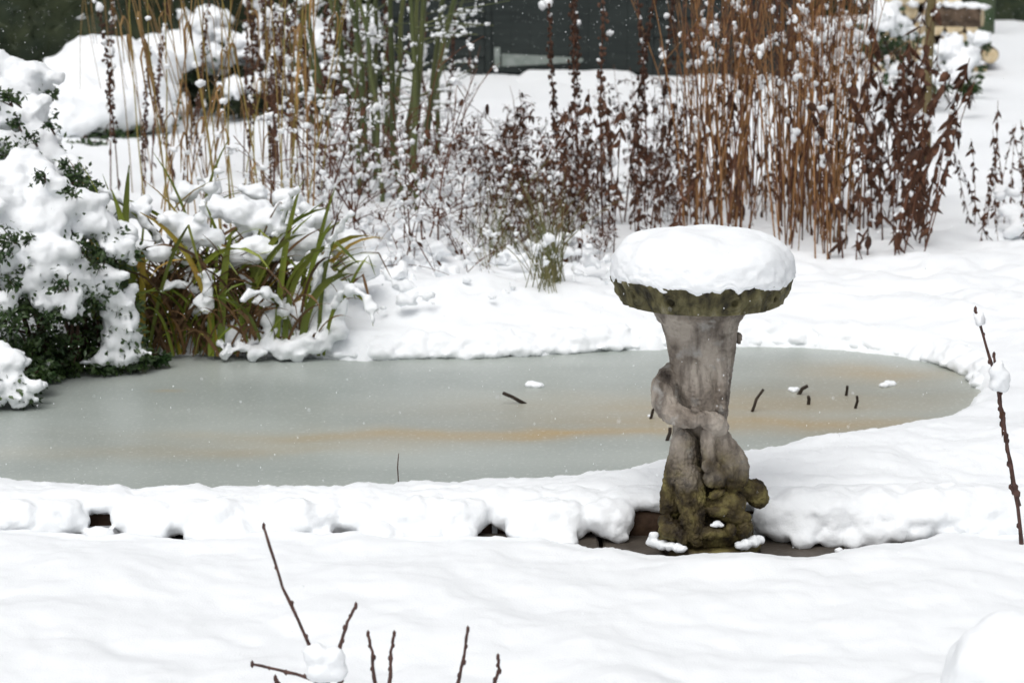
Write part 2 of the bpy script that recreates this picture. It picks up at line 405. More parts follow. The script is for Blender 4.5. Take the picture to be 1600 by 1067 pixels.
# the ice
cen = POND.mean(0); ring = POND+(POND-cen)/np.linalg.norm(POND-cen, axis=1)[:, None]*.12
v = [(*cen, ICE_Z)]+[(a, b, ICE_Z) for a, b in ring]; n = len(ring)
streaks = []
for (px, py, lx, ly, slope, k) in ((800, 677, .80, .075, .02, .85), (420, 700, .75, .10, .10, .35), (1230, 662, .5, .07, -.05, .6), (1370, 582, .26, .16, .0, .6), (1230, 632, .75, .25, .1, .36), (960, 640, .7, .22, .0, .2), (260, 612, .05, .02, 0, .5)):
    c = G(px, py, ICE_Z); streaks.append((c[0], c[1], lx, ly, slope, k))
tag(link('pond_ice', mesh('pond_ice', v, [(0, i+1, (i+1) % n+1) for i in range(n)], ice_material(streaks), False)), kind='structure')

# paving slabs in the trough
pv = tag(link('paving', None), kind='structure')
rng = np.random.RandomState(3); x = -3.0
while x < 3.0:
    L_ = rng.uniform(.38, .52); mb = MB(); box(mb, (0, 0, -.03), (L_-.012, .42, 0), .006)
    o = link('slab', mb.mesh('slab', M['slab'], False), pv, (x, 5.655+rng.uniform(-.004, .004), rng.uniform(-.003, .003)), (rng.uniform(-.01, .01), rng.uniform(-.008, .008), 0)); x += L_
# edging stones under the snow bank
pe = thing('pond_edging', 'row of dark brown edging stones under the snowy pond rim', 'edging', (0, BACK_Y, 0))
x = -3.0
while x < 3.0:
    L_ = rng.uniform(.19, .27); mb = MB(); box(mb, (0, 0, -.06), (L_-.012, .12, .066), .010); vv = mb.get()
    vv = vv+np.stack([perlin(vv*14+k*30+x*7) for k in range(3)], 1)*.008
    link('stone', mesh('stone', vv, mb.f, M['edge']), pe, (x, rng.uniform(-.012, .012), rng.uniform(-.008, .004)), (0, 0, rng.uniform(-.04, .04))); x += L_

# overhanging lip of snow along the edging, open at the photographed gaps
rng = np.random.RandomState(11)
gaps = [(118, 196), (264, 284), (474, 494), (528, 550), (752, 792), (900, 925), (972, 1030), (1030, 1200)]
blobs = []
for px in np.arange(-400, 2000, 14):
    X0 = D(px, 830, 6.03)[0]
    ingap = any(a-5 <= px <= b+5 for a, b in gaps); right = float(sstep(1200, 1320, px))
    blobs.append((X0+rng.normal()*.02, 6.135+rng.uniform(-.01, .01)-.02*right, .072+rng.uniform(-.004, .006)+.010*right+.008*ingap, .075, .075, .030+.008*right))
    if 1030 < px < 1195 or ingap: continue
    lump = .5+.5*math.sin(px*.047+2*math.sin(px*.013))
    if right > .3:
        blobs.append((X0, 6.075+rng.uniform(-.02, .02), .066+rng.uniform(-.006, .008), .085, .085, .056))
        for k in range(5):
            r = prand(rng, .009, .030); blobs.append((X0+rng.normal()*.03, 5.995+rng.uniform(-.02, .03), rng.uniform(.014, .05), r*1.1, r, r))
    else:
        blobs.append((X0, 6.07+rng.uniform(-.015, .01)-.025*lump, .048+rng.uniform(-.005, .008), .058, .055, .044+.012*lump))
        for k in range(2):
            r = prand(rng, .009, .026); blobs.append((X0+rng.normal()*.03, 6.03+rng.uniform(-.015, .03), rng.uniform(.014, .04), r, r, r))
for (px, py, Yd, r) in ((155, 838, 6.0, 22), (230, 838, 6.0, 30), (205, 850, 5.97, 22), (320, 838, 6.0, 32), (370, 835, 6.0, 32), (440, 835, 6.0, 34), (505, 842, 5.99, 18),
                        (590, 842, 5.97, 34), (620, 850, 5.97, 26), (670, 836, 6.0, 30), (720, 838, 5.99, 26), (820, 828, 6.0, 30), (835, 845, 5.98, 26), (880, 838, 5.97, 22), (885, 850, 5.95, 18),
                        (950, 826, 6.02, 20), (962, 834, 6.01, 15), (935, 812, 6.05, 16), (905, 815, 6.04, 18), (1255, 845, 5.97, 17), (1310, 861, 5.9, 9), (1240, 832, 6.0, 18), (1210, 825, 6.04, 20)):
    c = D(px, py, Yd); r *= mpp(Yd); blobs.append((c[0], c[1], max(c[2], .01), r*1.1, r, r*.8))
lip = snow_mesh('snow_bank', blobs, .0066, .0055, 24, 5, smooth=9, fluff=.003)
tag(link('snow_bank', lip), 'lumpy overhanging bank of snow along the front of the pond', 'snow bank')

# crumbling lip of snow along the far and right rim of the ice
rng = np.random.RandomState(12); fp = [(x, y) for x, y in far if x >= 440]; fp = np.array([G(x, y, ICE_Z+.012)[:2] for x, y in fp]); blobs = []
seg = np.linalg.norm(np.diff(fp, axis=0), axis=1); cum = np.concatenate([[0], np.cumsum(seg)]); ctr_ = np.array((.2, 7.3))
for d_ in np.arange(0, cum[-1], .022):
    q = np.array((np.interp(d_, cum, fp[:, 0]), np.interp(d_, cum, fp[:, 1]))); nrm_ = np.array((0, 1.)) if q[0] < 1.0 else (q-ctr_)/np.linalg.norm(q-ctr_)
    wob_ = .035*math.sin(d_*4.1+2*math.sin(d_*1.7))
    for off, z_, r_, n_ in ((.085+wob_*.5, .018, .055, 1), (.045+wob_*.6, .006, .034, 1), (.02+wob_*.6, ICE_Z+.012, .02, 2)):
        for k in range(n_):
            p_ = q+nrm_*(off+rng.normal()*.010)+np.array((rng.normal()*.012, 0)); r = r_*rng.uniform(.6, 1.25); blobs.append((p_[0], p_[1], z_+rng.uniform(-.004, .006), r*1.15, r*1.1, r*.75))
tag(link('snow_bank', snow_mesh('far_snow_bank', blobs, .0085, .006, 24, 15, smooth=3, fluff=.004, least=60)), 'soft crumbly snow edge along the far rim of the frozen pond', 'snow bank')

# ================================================================== BIRDBATH
BB = G(1106, 858, 0.0); BB[1] = 5.935; BB[0] = (1106-800)/FPX*(5.935*math.cos(PITCH)+CAM_H*math.sin(PITCH))
bb = thing('birdbath', 'weathered stone birdbath with mossy wood-knot bowl and carved figure pedestal', 'birdbath', tuple(BB))
def L3(px, py, dy=0.0):       # photograph pixel -> birdbath local, dy = towards the back
    return D(px, py, BB[1]+dy)-BB
K = mpp(5.94)*1.0
mb = MB()
def ell(px, py, rx, rz=None, dy=0., ry=None, tilt=0):
    c = L3(px, py, dy); rz = rz or rx; ry = ry or min(rx, rz)
    v = ICO3[0]*np.array((rx*K, ry*K, rz*K)); ct, st = math.cos(tilt), math.sin(tilt)
    v = np.stack([v[:, 0]*ct+v[:, 2]*st, v[:, 1], -v[:, 0]*st+v[:, 2]*ct], 1); mb.add(v+c, ICO3[1])
def chain(pts, sides=14):
    P = []; R = []
    for a, b in zip(pts[:-1], pts[1:]):
        for t in np.linspace(0, 1, 6, endpoint=False):
            q = [a[i]+(b[i]-a[i])*t for i in range(4)]; P.append(L3(q[0], q[1], q[3])); R.append(q[2]*K)
    for p, r in zip(P, R): mb.add(ICO2[0]*r+p, ICO2[1])
# trunk
prof = [(480, 1018, 1168), (492, 1023, 1163), (505, 1033, 1154), (525, 1040, 1151), (550, 1043, 1149), (580, 1049, 1145), (610, 1056, 1141), (640, 1060, 1137), (660, 1052, 1136), (690, 1049, 1134), (720, 1052, 1126), (760, 1056, 1124), (800, 1050, 1145), (850, 1040, 1168)]
V = []; NS = 40
for (py, xl, xr) in prof:
    c = L3((xl+xr)/2, py); r = (xr-xl)/2*K
    for k in range(NS):
        t = 2*math.pi*k/NS; lob = 1+.05*math.sin(3*t+py*.01)+.03*math.sin(5*t+1)
        V.append((c[0]+r*math.cos(t), c[1]+r*math.sin(t)*.76*lob, c[2]))
Fc = [(i*NS+k, i*NS+(k+1) % NS, (i+1)*NS+(k+1) % NS, (i+1)*NS+k) for i in range(len(prof)-1) for k in range(NS)]
Fc += [tuple(range(NS)), tuple(range(len(prof)*NS-1, (len(prof)-1)*NS-1, -1))]
mb.add(V, Fc)
chain([(1049, 574, 9, -.01), (1042, 588, 16, -.03), (1036, 605, 19, -.045), (1037, 626, 20, -.06), (1046, 642, 19, -.075), (1062, 651, 17, -.09), (1078, 655, 14.5, -.10), (1087, 656, 12, -.103)])
chain([(1094, 654, 11, -.104), (1106, 656, 15, -.104), (1118, 661, 16.5, -.098), (1126, 669, 14, -.085)])
ell(1086, 640, 9, 4, -.112, 4, .2); ell(1088, 652, 8, 4, -.117, 4, .1); ell(1096, 648, 6, 4, -.117, 4, -.2)
chain([(1085, 575, 32, -.025), (1090, 610, 33, -.03), (1096, 640, 26, -.04)])
chain([(1126, 530, 18, -.04), (1128, 590, 12, -.055), (1128, 645, 10, -.06)])
chain([(1108, 676, 14, -.085), (1106, 700, 12, -.095), (1108, 722, 11, -.10)])
chain([(1122, 682, 17, -.065), (1131, 704, 24, -.062), (1142, 728, 30, -.055), (1144, 746, 27, -.055)])
ell(1106, 728, 9.5, 9.5, -.122); ell(1120, 742, 14, 22, -.10, 12, -.3); ell(1110, 748, 10, 15, -.11)
chain([(1070, 690, 22, -.05), (1066, 730, 27, -.045), (1054, 772, 23, -.03), (1049, 795, 19, -.03)])
chain([(1078, 745, 22, -.075), (1080, 778, 25, -.088), (1083, 808, 20, -.10), (1087, 832, 14, -.11), (1089, 850, 8, -.115)])
ell(1182, 771, 18, 24, -.01, 20, -.25); ell(1162, 765, 24, 20, -.02)
ell(1130, 788, 36, 24, -.07, 26); ell(1122, 797, 20, 8, -.116, 9, .1); ell(1118, 772, 14, 6, -.105, 8, -.4); ell(1142, 802, 8, 6, -.112)
ell(1112, 832, 28, 11, -.108, 14, .05); ell(1142, 828, 8.5, 11, -.116); ell(1162, 825, 15, 18, -.08); ell(1150, 808, 24, 12, -.085)
ell(1050, 828, 23, 16, -.08, 20); ell(1040, 815, 13, 12, -.07); ell(1068, 838, 12, 12, -.10)
ell(1105, 826, 74, 36, .0, 64); ell(1154, 528, 6.5, 10, .03); ell(1168, 842, 12, 10, -.06)
pm, v, nn = remesh(mb, .0022, 1)
zf = sstep(.30, .18, v[:, 2])
bark = fbm(v*np.array((60, 60, 13)), 4, .6)*.0030
rough = fbm(v*55, 4, .6)*.0016*zf+fbm(v*17+4, 2)*.0012*(.3+zf)+.0016*fbm(v*100, 3, .6)
tail = np.exp(-((v[:, 0]-L3(1078, 775)[0])/.045)**2-((v[:, 2]-.13)/.10)**2)*(v[:, 1] < -.03)
feather = tail*(.012*np.abs(perlin(v*np.array((75, 75, 50))+7))+.007*np.abs(perlin(v*np.array((150, 150, 80))))-.006)
lm = np.exp(-((v[:, 0]-L3(1065, 725)[0])/.035)**2-((v[:, 2]-.22)/.045)**2)*(v[:, 1] < 0)
feather += lm*.008*np.abs(perlin(v*np.array((95, 95, 60))))*2
link('pedestal', finish(pm, v+nn*(bark+rough+feather)[:, None], 'pedestal', M['stone']), bb)
# round plinth
mb = MB(); NS = 72; rp = [(.0, -.002), (.118, -.002), (.130, .008), (.131, .022), (.122, .032), (.0, .034)]
V = []
for r, z in rp:
    for k in range(NS):
        t = 2*math.pi*k/NS; V.append((r*math.cos(t)*(1+.03*math.sin(3*t+1)), r*math.sin(t), z))
V = np.array(V); V += np.stack([perlin(V*22+q*9) for q in range(3)], 1)*.005
link('plinth', mesh('plinth', V, [(i*NS+k, i*NS+(k+1) % NS, (i+1)*NS+(k+1) % NS, (i+1)*NS+k) for i in range(len(rp)-1) for k in range(NS)], M['stone']), bb)
# bowl, carved like a slice of knotty log
BZ = L3(1097, 472)[2]; BX = L3(1097, 470)[0]; RB = 141*K
NS = 420; prof = [(0, 0)]+[(RB*r, z) for r, z in ((.50, -.004), (.72, .0), (.86, .001))]+[(RB*(.885+.115*t**.8), .003+.066*t) for t in np.linspace(0, 1, 26)]+[(RB*.985, .073), (RB*.95, .073), (RB*.92, .062), (RB*.6, .03), (0, .022)]
A = np.arange(NS)*2*math.pi/NS; V = []
knots = [(math.radians(a), kz) for a, kz in ((-115, .034), (-72.5, .036), (-38, .036), (-145, .04), (5, .036), (50, .03), (100, .038), (150, .032))]
for (r, z) in prof:
    on = 1.0 if (r > RB*.86 and z < .072) else 0.0
    X_, Y_ = np.cos(A), np.sin(A); P = np.stack([X_*3.2, Y_*3.2, np.full(NS, z*9)], 1)
    warp = np.zeros(NS); hole = np.zeros(NS); kr = np.full(NS, 9.)
    for (ka, kz) in knots:
        da = (A-ka+math.pi) % (2*math.pi)-math.pi; dd = np.sqrt((da*RB)**2+((z-kz)*1.15)**2)
        kr = np.minimum(kr, dd); hole += np.exp(-(dd/.0085)**2)
    near_k = np.exp(-(kr/.034)**2)
    g = 1.6*fbm(np.stack([X_*16, Y_*16, np.full(NS, z*22)], 1)+.5*fbm(P*2, 2)[:, None], 3)*(1-near_k)+np.sin(kr*560)*near_k*1.2
    rel = .0026*g+.008*fbm(P*2.2+5, 4)-.016*hole+.0045*np.exp(-((kr-.016)/.006)**2)
    rr = r+on*rel-on*.004*np.abs(perlin(np.stack([X_*9, Y_*9, np.full(NS, z*30)], 1)))
    zz = z+on*.004*perlin(np.stack([X_*5, Y_*5, np.full(NS, z*5+3)], 1))
    V += list(np.stack([rr*X_, rr*Y_, np.broadcast_to(zz, (NS,))], 1))
Fc = [(i*NS+k, i*NS+(k+1) % NS, (i+1)*NS+(k+1) % NS, (i+1)*NS+k) for i in range(len(prof)-1) for k in range(NS)]
bowl_v = np.array(V)+np.array((BX, 0, BZ))
link('bowl', mesh('bowl', bowl_v, Fc, M['stone']), bb)
# the cap of snow in the bowl
NS = 220; prof = [(.02, .172), (.22, .173), (.42, .173), (.60, .171), (.74, .166), (.85, .155), (.93, .140), (.98, .122), (1.0, .104), (1.015, .085), (1.01, .074), (.995, .068), (.97, .066), (.9, .066), (.5, .06), (.02, .055)]
A = np.arange(NS)*2*math.pi/NS; V = []; pr = []
for a, b in zip(prof[:-1], prof[1:]):
    for t in np.linspace(0, 1, 5, endpoint=False): pr.append((a[0]+(b[0]-a[0])*t, a[1]+(b[1]-a[1])*t))
pr.append(prof[-1])
for (r, z) in pr:
    X_, Y_ = np.cos(A), np.sin(A); lowf = sstep(.11, .07, z)
    lob = perlin(np.stack([X_*2.1*r, Y_*2.1*r, np.full(NS, 4.)], 1)); drip = fbm(np.stack([X_*5.5, Y_*5.5, np.full(NS, 1.)], 1), 3, .6)
    rr = RB*r*(1+.02*lob); zz = z+.022*lob*sstep(.06, .16, z)+lowf*(.012*drip-.003)+.006*sstep(.06, .15, z)*perlin(np.stack([rr*X_*9, rr*Y_*9, np.full(NS, 2.)], 1))
    V += list(np.stack([rr*X_, rr*Y_, zz], 1))
V = np.array(V); ctr = np.array((0, 0, .05)); dn = V-ctr; dn /= np.linalg.norm(dn, axis=1)[:, None]
lowf = sstep(.14, .07, V[:, 2])
V = V+dn*((.002+.003*lowf)*fbm(V*40, 3, .55)+.0016*fbm(V*150, 2)*(.25+lowf))[:, None]
Fc = [(i*NS+k, (i+1)*NS+k, (i+1)*NS+(k+1) % NS, i*NS+(k+1) % NS) for i in range(len(pr)-1) for k in range(NS)]
Fc += [tuple(range(NS)), tuple(range(len(pr)*NS-1, (len(pr)-1)*NS-1, -1))]
cap = link('snow_dome', mesh('snow_dome', V, Fc, M['snow']), None, (BB[0]+BX, BB[1], BB[2]+BZ))
tag(cap, 'thick rounded cap of snow filling the birdbath bowl', 'snow cap')
# crumbs of snow on the plinth and figure
for lab, pts in (('crescent of snow on the plinth beside the carved tail', [(1022, 836, 7), (1020, 845, 9), (1024, 853, 9), (1034, 857, 9), (1046, 858, 8), (1058, 858, 8), (1068, 858, 6)]),
                 ('long crumb of snow lying across the plinth under the round side lump', [(1155, 852, 7), (1165, 850, 9), (1176, 846, 10), (1185, 843, 8), (1160, 857, 5)]),
                 ('small crumb of snow on the figure above the plinth', [(1113, 820, 4), (1120, 818, 6), (1127, 820, 4)])):
    bl = []
    for (px, py, r) in pts:
        dy = -.13+.07*((px-1105)/85)**2 if 'plinth' in lab and 'above' not in lab else -.118
        c = D(px, py, BB[1]+dy); rr = r*K; bl.append((c[0], c[1], c[2] if 'above' in lab else max(c[2], .038), rr*1.2, rr, rr*.9))
    o = link('snow_crumb', snow_mesh('snow_crumb', bl, .0035, .004, 60, 3, smooth=1)); tag(o, lab, 'snow')

# ================================================================== ON THE ICE
rng = np.random.RandomState(21)
def stub(p0, p1, Yd_, r, lab):
    a = G(p0[0], p0[1], ICE_Z); b = D(p1[0], p1[1], a[1]+rng.uniform(-.02, .02)); mid = (a+b)/2+np.array((rng.uniform(-.006, .006), 0, .004))
    mb = MB(); tube(mb, [a-(b-a)*.15-a, (a*.5+mid*.5)-a, mid-a, (mid*.4+b*.6)-a, b-a], [r, r, r*.95, r*.95, r*.9], 7)
    tag(link('reed_stub', mb.mesh('reed_stub', M['stub']), None, tuple(a)), lab, 'stub', 'broken stubs standing in the ice')
for p0, p1, r, lab in (((818, 630), (786, 614), .0062, 'dark broken stub lying low on open ice beside a snow lump'), ((1176, 643), (1193, 608), .005, 'tall curved dark stub in the ice beside the birdbath'),
                       ((1249, 616), (1262, 603), .0065, 'leaning dark stub with a snow lump at its foot'), ((1263, 632), (1263, 619), .006, 'short upright stub with a white tip in the ice'),
                       ((1322, 618), (1324, 603), .005, 'short straight stub further out than the white tipped one'), ((1336, 638), (1339, 619), .0048, 'thin slightly bent stub near the right rim of the pond'),
                       ((1017, 654), (1027, 632), .005, 'stub with a snow bead, beside the pedestal arm'), ((1042, 688), (1047, 668), .006, 'stub just behind the pedestal below the arm')):
    stub(p0, p1, 0, r, lab)
for px, py, r, lab in ((834, 601, 12, 'flat lump of snow on open ice near the fallen stub'), (1242, 608, 9, 'small snow lump against the leaning stub'), (1387, 600, 11, 'round snow lump alone towards the right end of the ice'), (1015, 648, 5, 'tiny snow bead on the stub beside the pedestal'), (420, 553, 6, 'tiny snow crumb on the ice by the strap leaved clump')):
    c = G(px, py+3, ICE_Z); k = mpp(c[1]); bl = []
    for q in range(5): bl.append((c[0]+rng.normal()*r*k*.45, c[1]+rng.normal()*r*k*.4, ICE_Z+r*k*.25, r*k*.6, r*k*.6, r*k*.42))
    tag(link('snow_lump', snow_mesh('snow_lump', bl, .004, .004, 50, int(px), smooth=1)), lab, 'snow')
a = G(624, 752, .05); b = D(623, 708, a[1]); mb = MB(); tube(mb, [(0, 0, -.06), (b-a)*.5+np.array((-.004, 0, 0)), (b-a)*.8+np.array((-.002, 0, 0)), b-a], [.0018, .0016, .0014, .001], 5)
tag(link('grass_stalk', mb.mesh('grass_stalk', M['brown']), None, tuple(a)), 'single thin brown stalk standing at the near pond edge', 'stalk')

# ================================================================== PLANTS
def place(proto_list, plant, pts, rng, tilt=.06, smin=.85, smax=1.1, lean=None):
    for (x, y) in pts:
        pr = proto_list[rng.randint(len(proto_list))]
        z = ground_z(x, y)-.03
        o = link('stem', pr[0], plant, (x-plant.location[0], y-plant.location[1], z-plant.location[2]))
        ln = lean(x, y) if lean else (0, 0)
        o.rotation_euler = Euler((rng.normal()*tilt+ln[1], rng.normal()*tilt+ln[0], rng.uniform(0, 6.28)), 'ZYX') if False else Euler((0, 0, 0))
        q = Matrix.Rotation(rng.normal()*tilt+ln[0], 3, 'Y') @ Matrix.Rotation(rng.normal()*tilt+ln[1], 3, 'X') @ Matrix.Rotation(rng.uniform(0, 6.28), 3, 'Z')
        o.rotation_euler = q.to_euler(); sc_ = rng.uniform(smin, smax); o.scale = (1, 1, sc_) if False else (sc_,)*3
        if pr[1]: tag(link('withered_leaves', pr[1], o), kind='stuff')
        if pr[2]: tag(link('snow_tufts', pr[2], o), kind='stuff')
def stem_line(L_, bend, rng, n=9):
    a = rng.uniform(0, 6.28); t = np.linspace(0, 1, n)
    p = np.stack([np.cos(a)*bend*t**2*L_, np.sin(a)*bend*t**2*L_, t*L_], 1)
    p[:, :2] += np.cumsum(rng.normal(size=(n, 2))*.004*L_, 0)*t[:, None]; return p
def at_t(p, t):
    f = t*(len(p)-1); i = min(int(f), len(p)-2); return p[i]+(p[i+1]-p[i])*(f-i)
def make_stems(style, K_, seed):
    rng = np.random.RandomState(seed); out = []
    for k in range(K_):
        st, lv, sn = MB(), MB(), MB(); sm = M['brown']; lm = M['deadleaf']
        if style == 'amber':
            sm = M['amber'] if k % 4 else M['brown']; L_ = rng.uniform(1.0, 1.6); p = stem_line(L_, rng.uniform(0, .16), rng); r0 = rng.uniform(.0024, .0042); tube(st, p, np.linspace(r0, r0*.45, len(p)), 5)
            for q in range(rng.randint(2, 6)):
                t = rng.uniform(.4, .95); c = at_t(p, t); d = np.append(rng.normal(size=2)*.5, rng.uniform(.6, 1.3)); tube(st, [c, c+d*.06, c+d*.13+np.array((0, 0, .01))], [.0016, .0013, .0008], 4, False)
                if rng.rand() < .5: puff(sn, c+d*.07, prand(rng, .006, .017), rng, 1.2, rng.randint(2, 8))
                for j in range(3): leaf(lv, c+d*rng.uniform(.02, .12), np.append(rng.normal(size=2), -.8), rng.uniform(.015, .035), .009, rng=rng, segs=2)
            for q in range(rng.randint(1, 7)):
                c = at_t(p, rng.uniform(.05, .65)); leaf(lv, c, np.append(rng.normal(size=2)*.5, -1), rng.uniform(.03, .08), .016, curl=.4, rng=rng)
        elif style == 'darkleaf':
            L_ = rng.uniform(.75, 1.15); p = stem_line(L_, rng.uniform(.02, .16), rng); tube(st, p, np.linspace(.0045, .002, len(p)), 5)
            for q in range(rng.randint(13, 24)):
                t = rng.uniform(.08, 1)**.8; c = at_t(p, t); d = np.append(rng.normal(size=2)*.5, -1)
                leaf(lv, c, d, rng.uniform(.035, .11), rng.uniform(.016, .042), up=rng.normal(size=3), curl=rng.uniform(-.5, .6), rng=rng)
                if rng.rand() < .26: puff(sn, c+np.append(rng.normal(size=2)*.012, .008), prand(rng, .006, .018), rng, 1.0, rng.randint(2, 8))
        elif style == 'spire':
            L_ = rng.uniform(.95, 1.35); p = stem_line(L_, rng.uniform(0, .12), rng); tube(st, p, np.linspace(.0042, .0018, len(p)), 5)
            t = .42
            while t < 1:
                c = at_t(p, t)
                for j in range(4):
                    puff(lv, c+np.append(rng.normal(size=2)*.008, rng.normal()*.006), rng.uniform(.004, .008), rng, 1.3)
                if rng.rand() < .25: puff(sn, c+np.append(rng.normal(size=2)*.008, .008), prand(rng, .006, .018), rng, 1.1, 3)
                t += rng.uniform(.018, .035)
            for q in range(5):
                c = at_t(p, rng.uniform(.1, .6)); leaf(lv, c, np.append(rng.normal(size=2)*.6, -1), rng.uniform(.04, .08), .018, curl=.3, rng=rng)
            if rng.rand() < .8: puff(sn, p[-1], rng.uniform(.012, .024), rng, 1, 2)
            lm = M['seed']
        elif style == 'feather':
            L_ = rng.uniform(.45, .85); p = stem_line(L_, rng.uniform(.05, .3), rng); tube(st, p, np.linspace(.003, .0012, len(p)), 4)
            for q in range(rng.randint(12, 20)):
                t = rng.uniform(.3, 1); c = at_t(p, t); d = np.append(rng.normal(size=2), rng.uniform(-.1, 1.0)); d /= np.linalg.norm(d); l = rng.uniform(.06, .16)*(1.25-t*.6)
                e = c+d*l-np.array((0, 0, l*.25)); tube(st, [c, (c+e)/2+np.array((0, 0, l*.12)), e], [.0013, .001, .0007], 3, False)
                for j in range(5):
                    leaf(lv, c+(e-c)*rng.uniform(.3, 1), rng.normal(size=3)-np.array((0, 0, .6)), rng.uniform(.016, .05), .015, rng=rng, segs=2)
                if rng.rand() < .38: puff(sn, c+(e-c)*rng.uniform(.4, .9)+np.array((0, 0, .008)), prand(rng, .006, .019), rng, .9, rng.randint(2, 8))
        elif style == 'twig':
            L_ = rng.uniform(.4, .8); p = stem_line(L_, rng.uniform(.2, .8), rng); tube(st, p, np.linspace(.004, .0015, len(p)), 5)
            for q in range(rng.randint(5, 9)):
                t = rng.uniform(.2, .9); c = at_t(p, t); d = np.append(rng.normal(size=2), rng.uniform(.0, 1.2)); d /= np.linalg.norm(d); l = rng.uniform(.1, .26)
                e = c+d*l; tube(st, [c, c+d*l*.5+np.array((0, 0, .012)), e], [.002, .0016, .0009], 4, False)
                for j in range(rng.randint(0, 3)): puff(sn, c+d*l*rng.uniform(.15, 1)+np.array((0, 0, .006)), prand(rng, .006, .018), rng, .75, rng.randint(2, 7))
                if rng.rand() < .4: leaf(lv, e, np.append(rng.normal(size=2)*.5, -1), rng.uniform(.03, .055), .02, rng=rng)
            for q in range(3):
                c = at_t(p, rng.uniform(.15, 1)); puff(sn, c+np.array((0, 0, .008)), prand(rng, .008, .022), rng, .8, rng.randint(2, 8))
        elif style == 'reed':
            sm = M['olive'] if k % 2 else M['straw']; lm = M['straw']
            L_ = rng.uniform(1.1, 1.75); p = stem_line(L_, rng.uniform(.02, .18), rng, 11); tube(st, p, np.linspace(.0036, .0016, len(p)), 5)
            for q in range(rng.randint(0, 3)):
                c = at_t(p, rng.uniform(.3, .7)); a = rng.uniform(0, 6.28); d = np.array((math.cos(a), math.sin(a), 0)); h = rng.uniform(.08, .16)
                strap(lv, [c, c+d*.012+np.array((0, 0, h*.8)), c+d*.03+np.array((0, 0, h)), c+d*.055+np.array((0, 0, h*.7)), c+d*.06+np.array((0, 0, -h*.5))], [.008, .011, .012, .011, .003], np.cross(d, (0, 0, 1)))
            if rng.rand() < .5: puff(sn, at_t(p, rng.uniform(.4, .95)), rng.uniform(.012, .025), rng, .8, 2)
        elif style == 'grass':
            sm = M['grass']
            for q in range(7):
                L_ = rng.uniform(.22, .52); a = rng.uniform(0, 6.28); sp = rng.uniform(.05, .5); t = np.linspace(0, 1, 6)
                p = np.stack([np.cos(a)*sp*L_*t**1.7+.02*rng.normal(), np.sin(a)*sp*L_*t**1.7+.02*rng.normal()+0*t, L_*(t-.12*t**3)], 1); tube(st, p, np.linspace(.0020, .0009, 6), 3, False)
            if rng.rand() < .5: puff(sn, p[3], rng.uniform(.008, .022), rng, .8, 2)
        out.append((st.mesh(style+'_stem', sm), lv.mesh(style+'_leaves', lm) if lv.v else None, sn.mesh(style+'_snow', M['puff']) if sn.v else None))
    return out
def patch(rng, n, poly):       # n ground points inside a pixel box (x0, x1, y0, y1)
    out = []
    for _ in range(n):
        g = G(rng.uniform(poly[0], poly[1]), rng.uniform(poly[2], poly[3]), .08); out.append((g[0], g[1]))
    return out
def clump(name, label, cat, style, n, area, seed, K_=9, tilt=.06, lean=None, smin=.85, smax=1.1, protos=None):
    rng = np.random.RandomState(seed); c = G((area[0]+area[1])/2, (area[2]+area[3])/2, .08)
    pl = thing(name, label, cat, (c[0], c[1], ground_z(c[0], c[1])))
    place(protos or make_stems(style, K_, seed), pl, patch(rng, n, area), rng, tilt, smin, smax, lean); return pl
AMB = make_stems('amber', 16, 1); DARK = make_stems('darkleaf', 14, 2); SPI = make_stems('spire', 9, 3); FEA = make_stems('feather', 12, 4); TWI = make_stems('twig', 12, 5); REED = make_stems('reed', 10, 6); GRA = make_stems('grass', 12, 8)
def mass(plant, px_list, seed, voxel=.014, amp=.018):      # snow settled through a plant
    rng = np.random.RandomState(seed); B = []; o = np.array(plant.location)
    for (px, py, r, Yd) in px_list:
        c = D(px, py, Yd)-o; rr = r*mpp(Yd)
        B.append((*c, rr*.85, rr*.75, rr*.55))
        for q in range(7): k_ = rng.uniform(.25, .5); B.append((*(c+rng.normal(size=3)*rr*np.array((.8, .6, .6))), rr*k_, rr*k_, rr*k_*.8))
    tag(link('snow', snow_mesh('plant_snow', B, voxel, amp*.8, 20, seed, smooth=3, fluff=amp*.5), plant), kind='stuff')
def scatter(rng, n, x0, x1, y0, y1, r0, r1):               # lumps low over the ground, sized in pixels
    out = []
    for _ in range(n):
        px, py = rng.uniform(x0, x1), rng.uniform(y0, y1); r = prand(rng, r0, r1); Yd = G(px, min(py+rng.uniform(5, 45), y1+30), .08)[1]; out.append((px, py, r, Yd))
    return out
clump('dried_perennial', 'dense clump of tall amber dry stems behind the birdbath bowl', 'dried plant', None, 112, (1065, 1265, 300, 414), 31, tilt=.08, protos=AMB)
clump('dried_perennial', 'amber stemmed clump merging into the dark leafed plant on its right', 'dried plant', None, 82, (1215, 1345, 305, 420), 32, tilt=.08, protos=AMB)
p_ = clump('withered_plant', 'tall clump of dark brown hanging leaves beside the thin wooden stake', 'dried plant', None, 33, (1315, 1450, 320, 422), 33, tilt=.08, protos=DARK, smin=.6, smax=1.0)
mass(p_, scatter(np.random.RandomState(5), 9, 1350, 1450, 250, 380, 5, 13), 133, .012)
clump('withered_plant', 'leaning dark leafed stems arching right over open snow', 'dried plant', None, 14, (1395, 1450, 380, 420), 34, tilt=.06, protos=DARK, lean=lambda x, y: (.17, 0), smin=.6, smax=1.0)
clump('withered_plant', 'dark leafed stems rising through the foot of the amber clumps', 'dried plant', None, 20, (1050, 1320, 300, 404), 48, tilt=.12, protos=DARK, smin=.3, smax=.7)
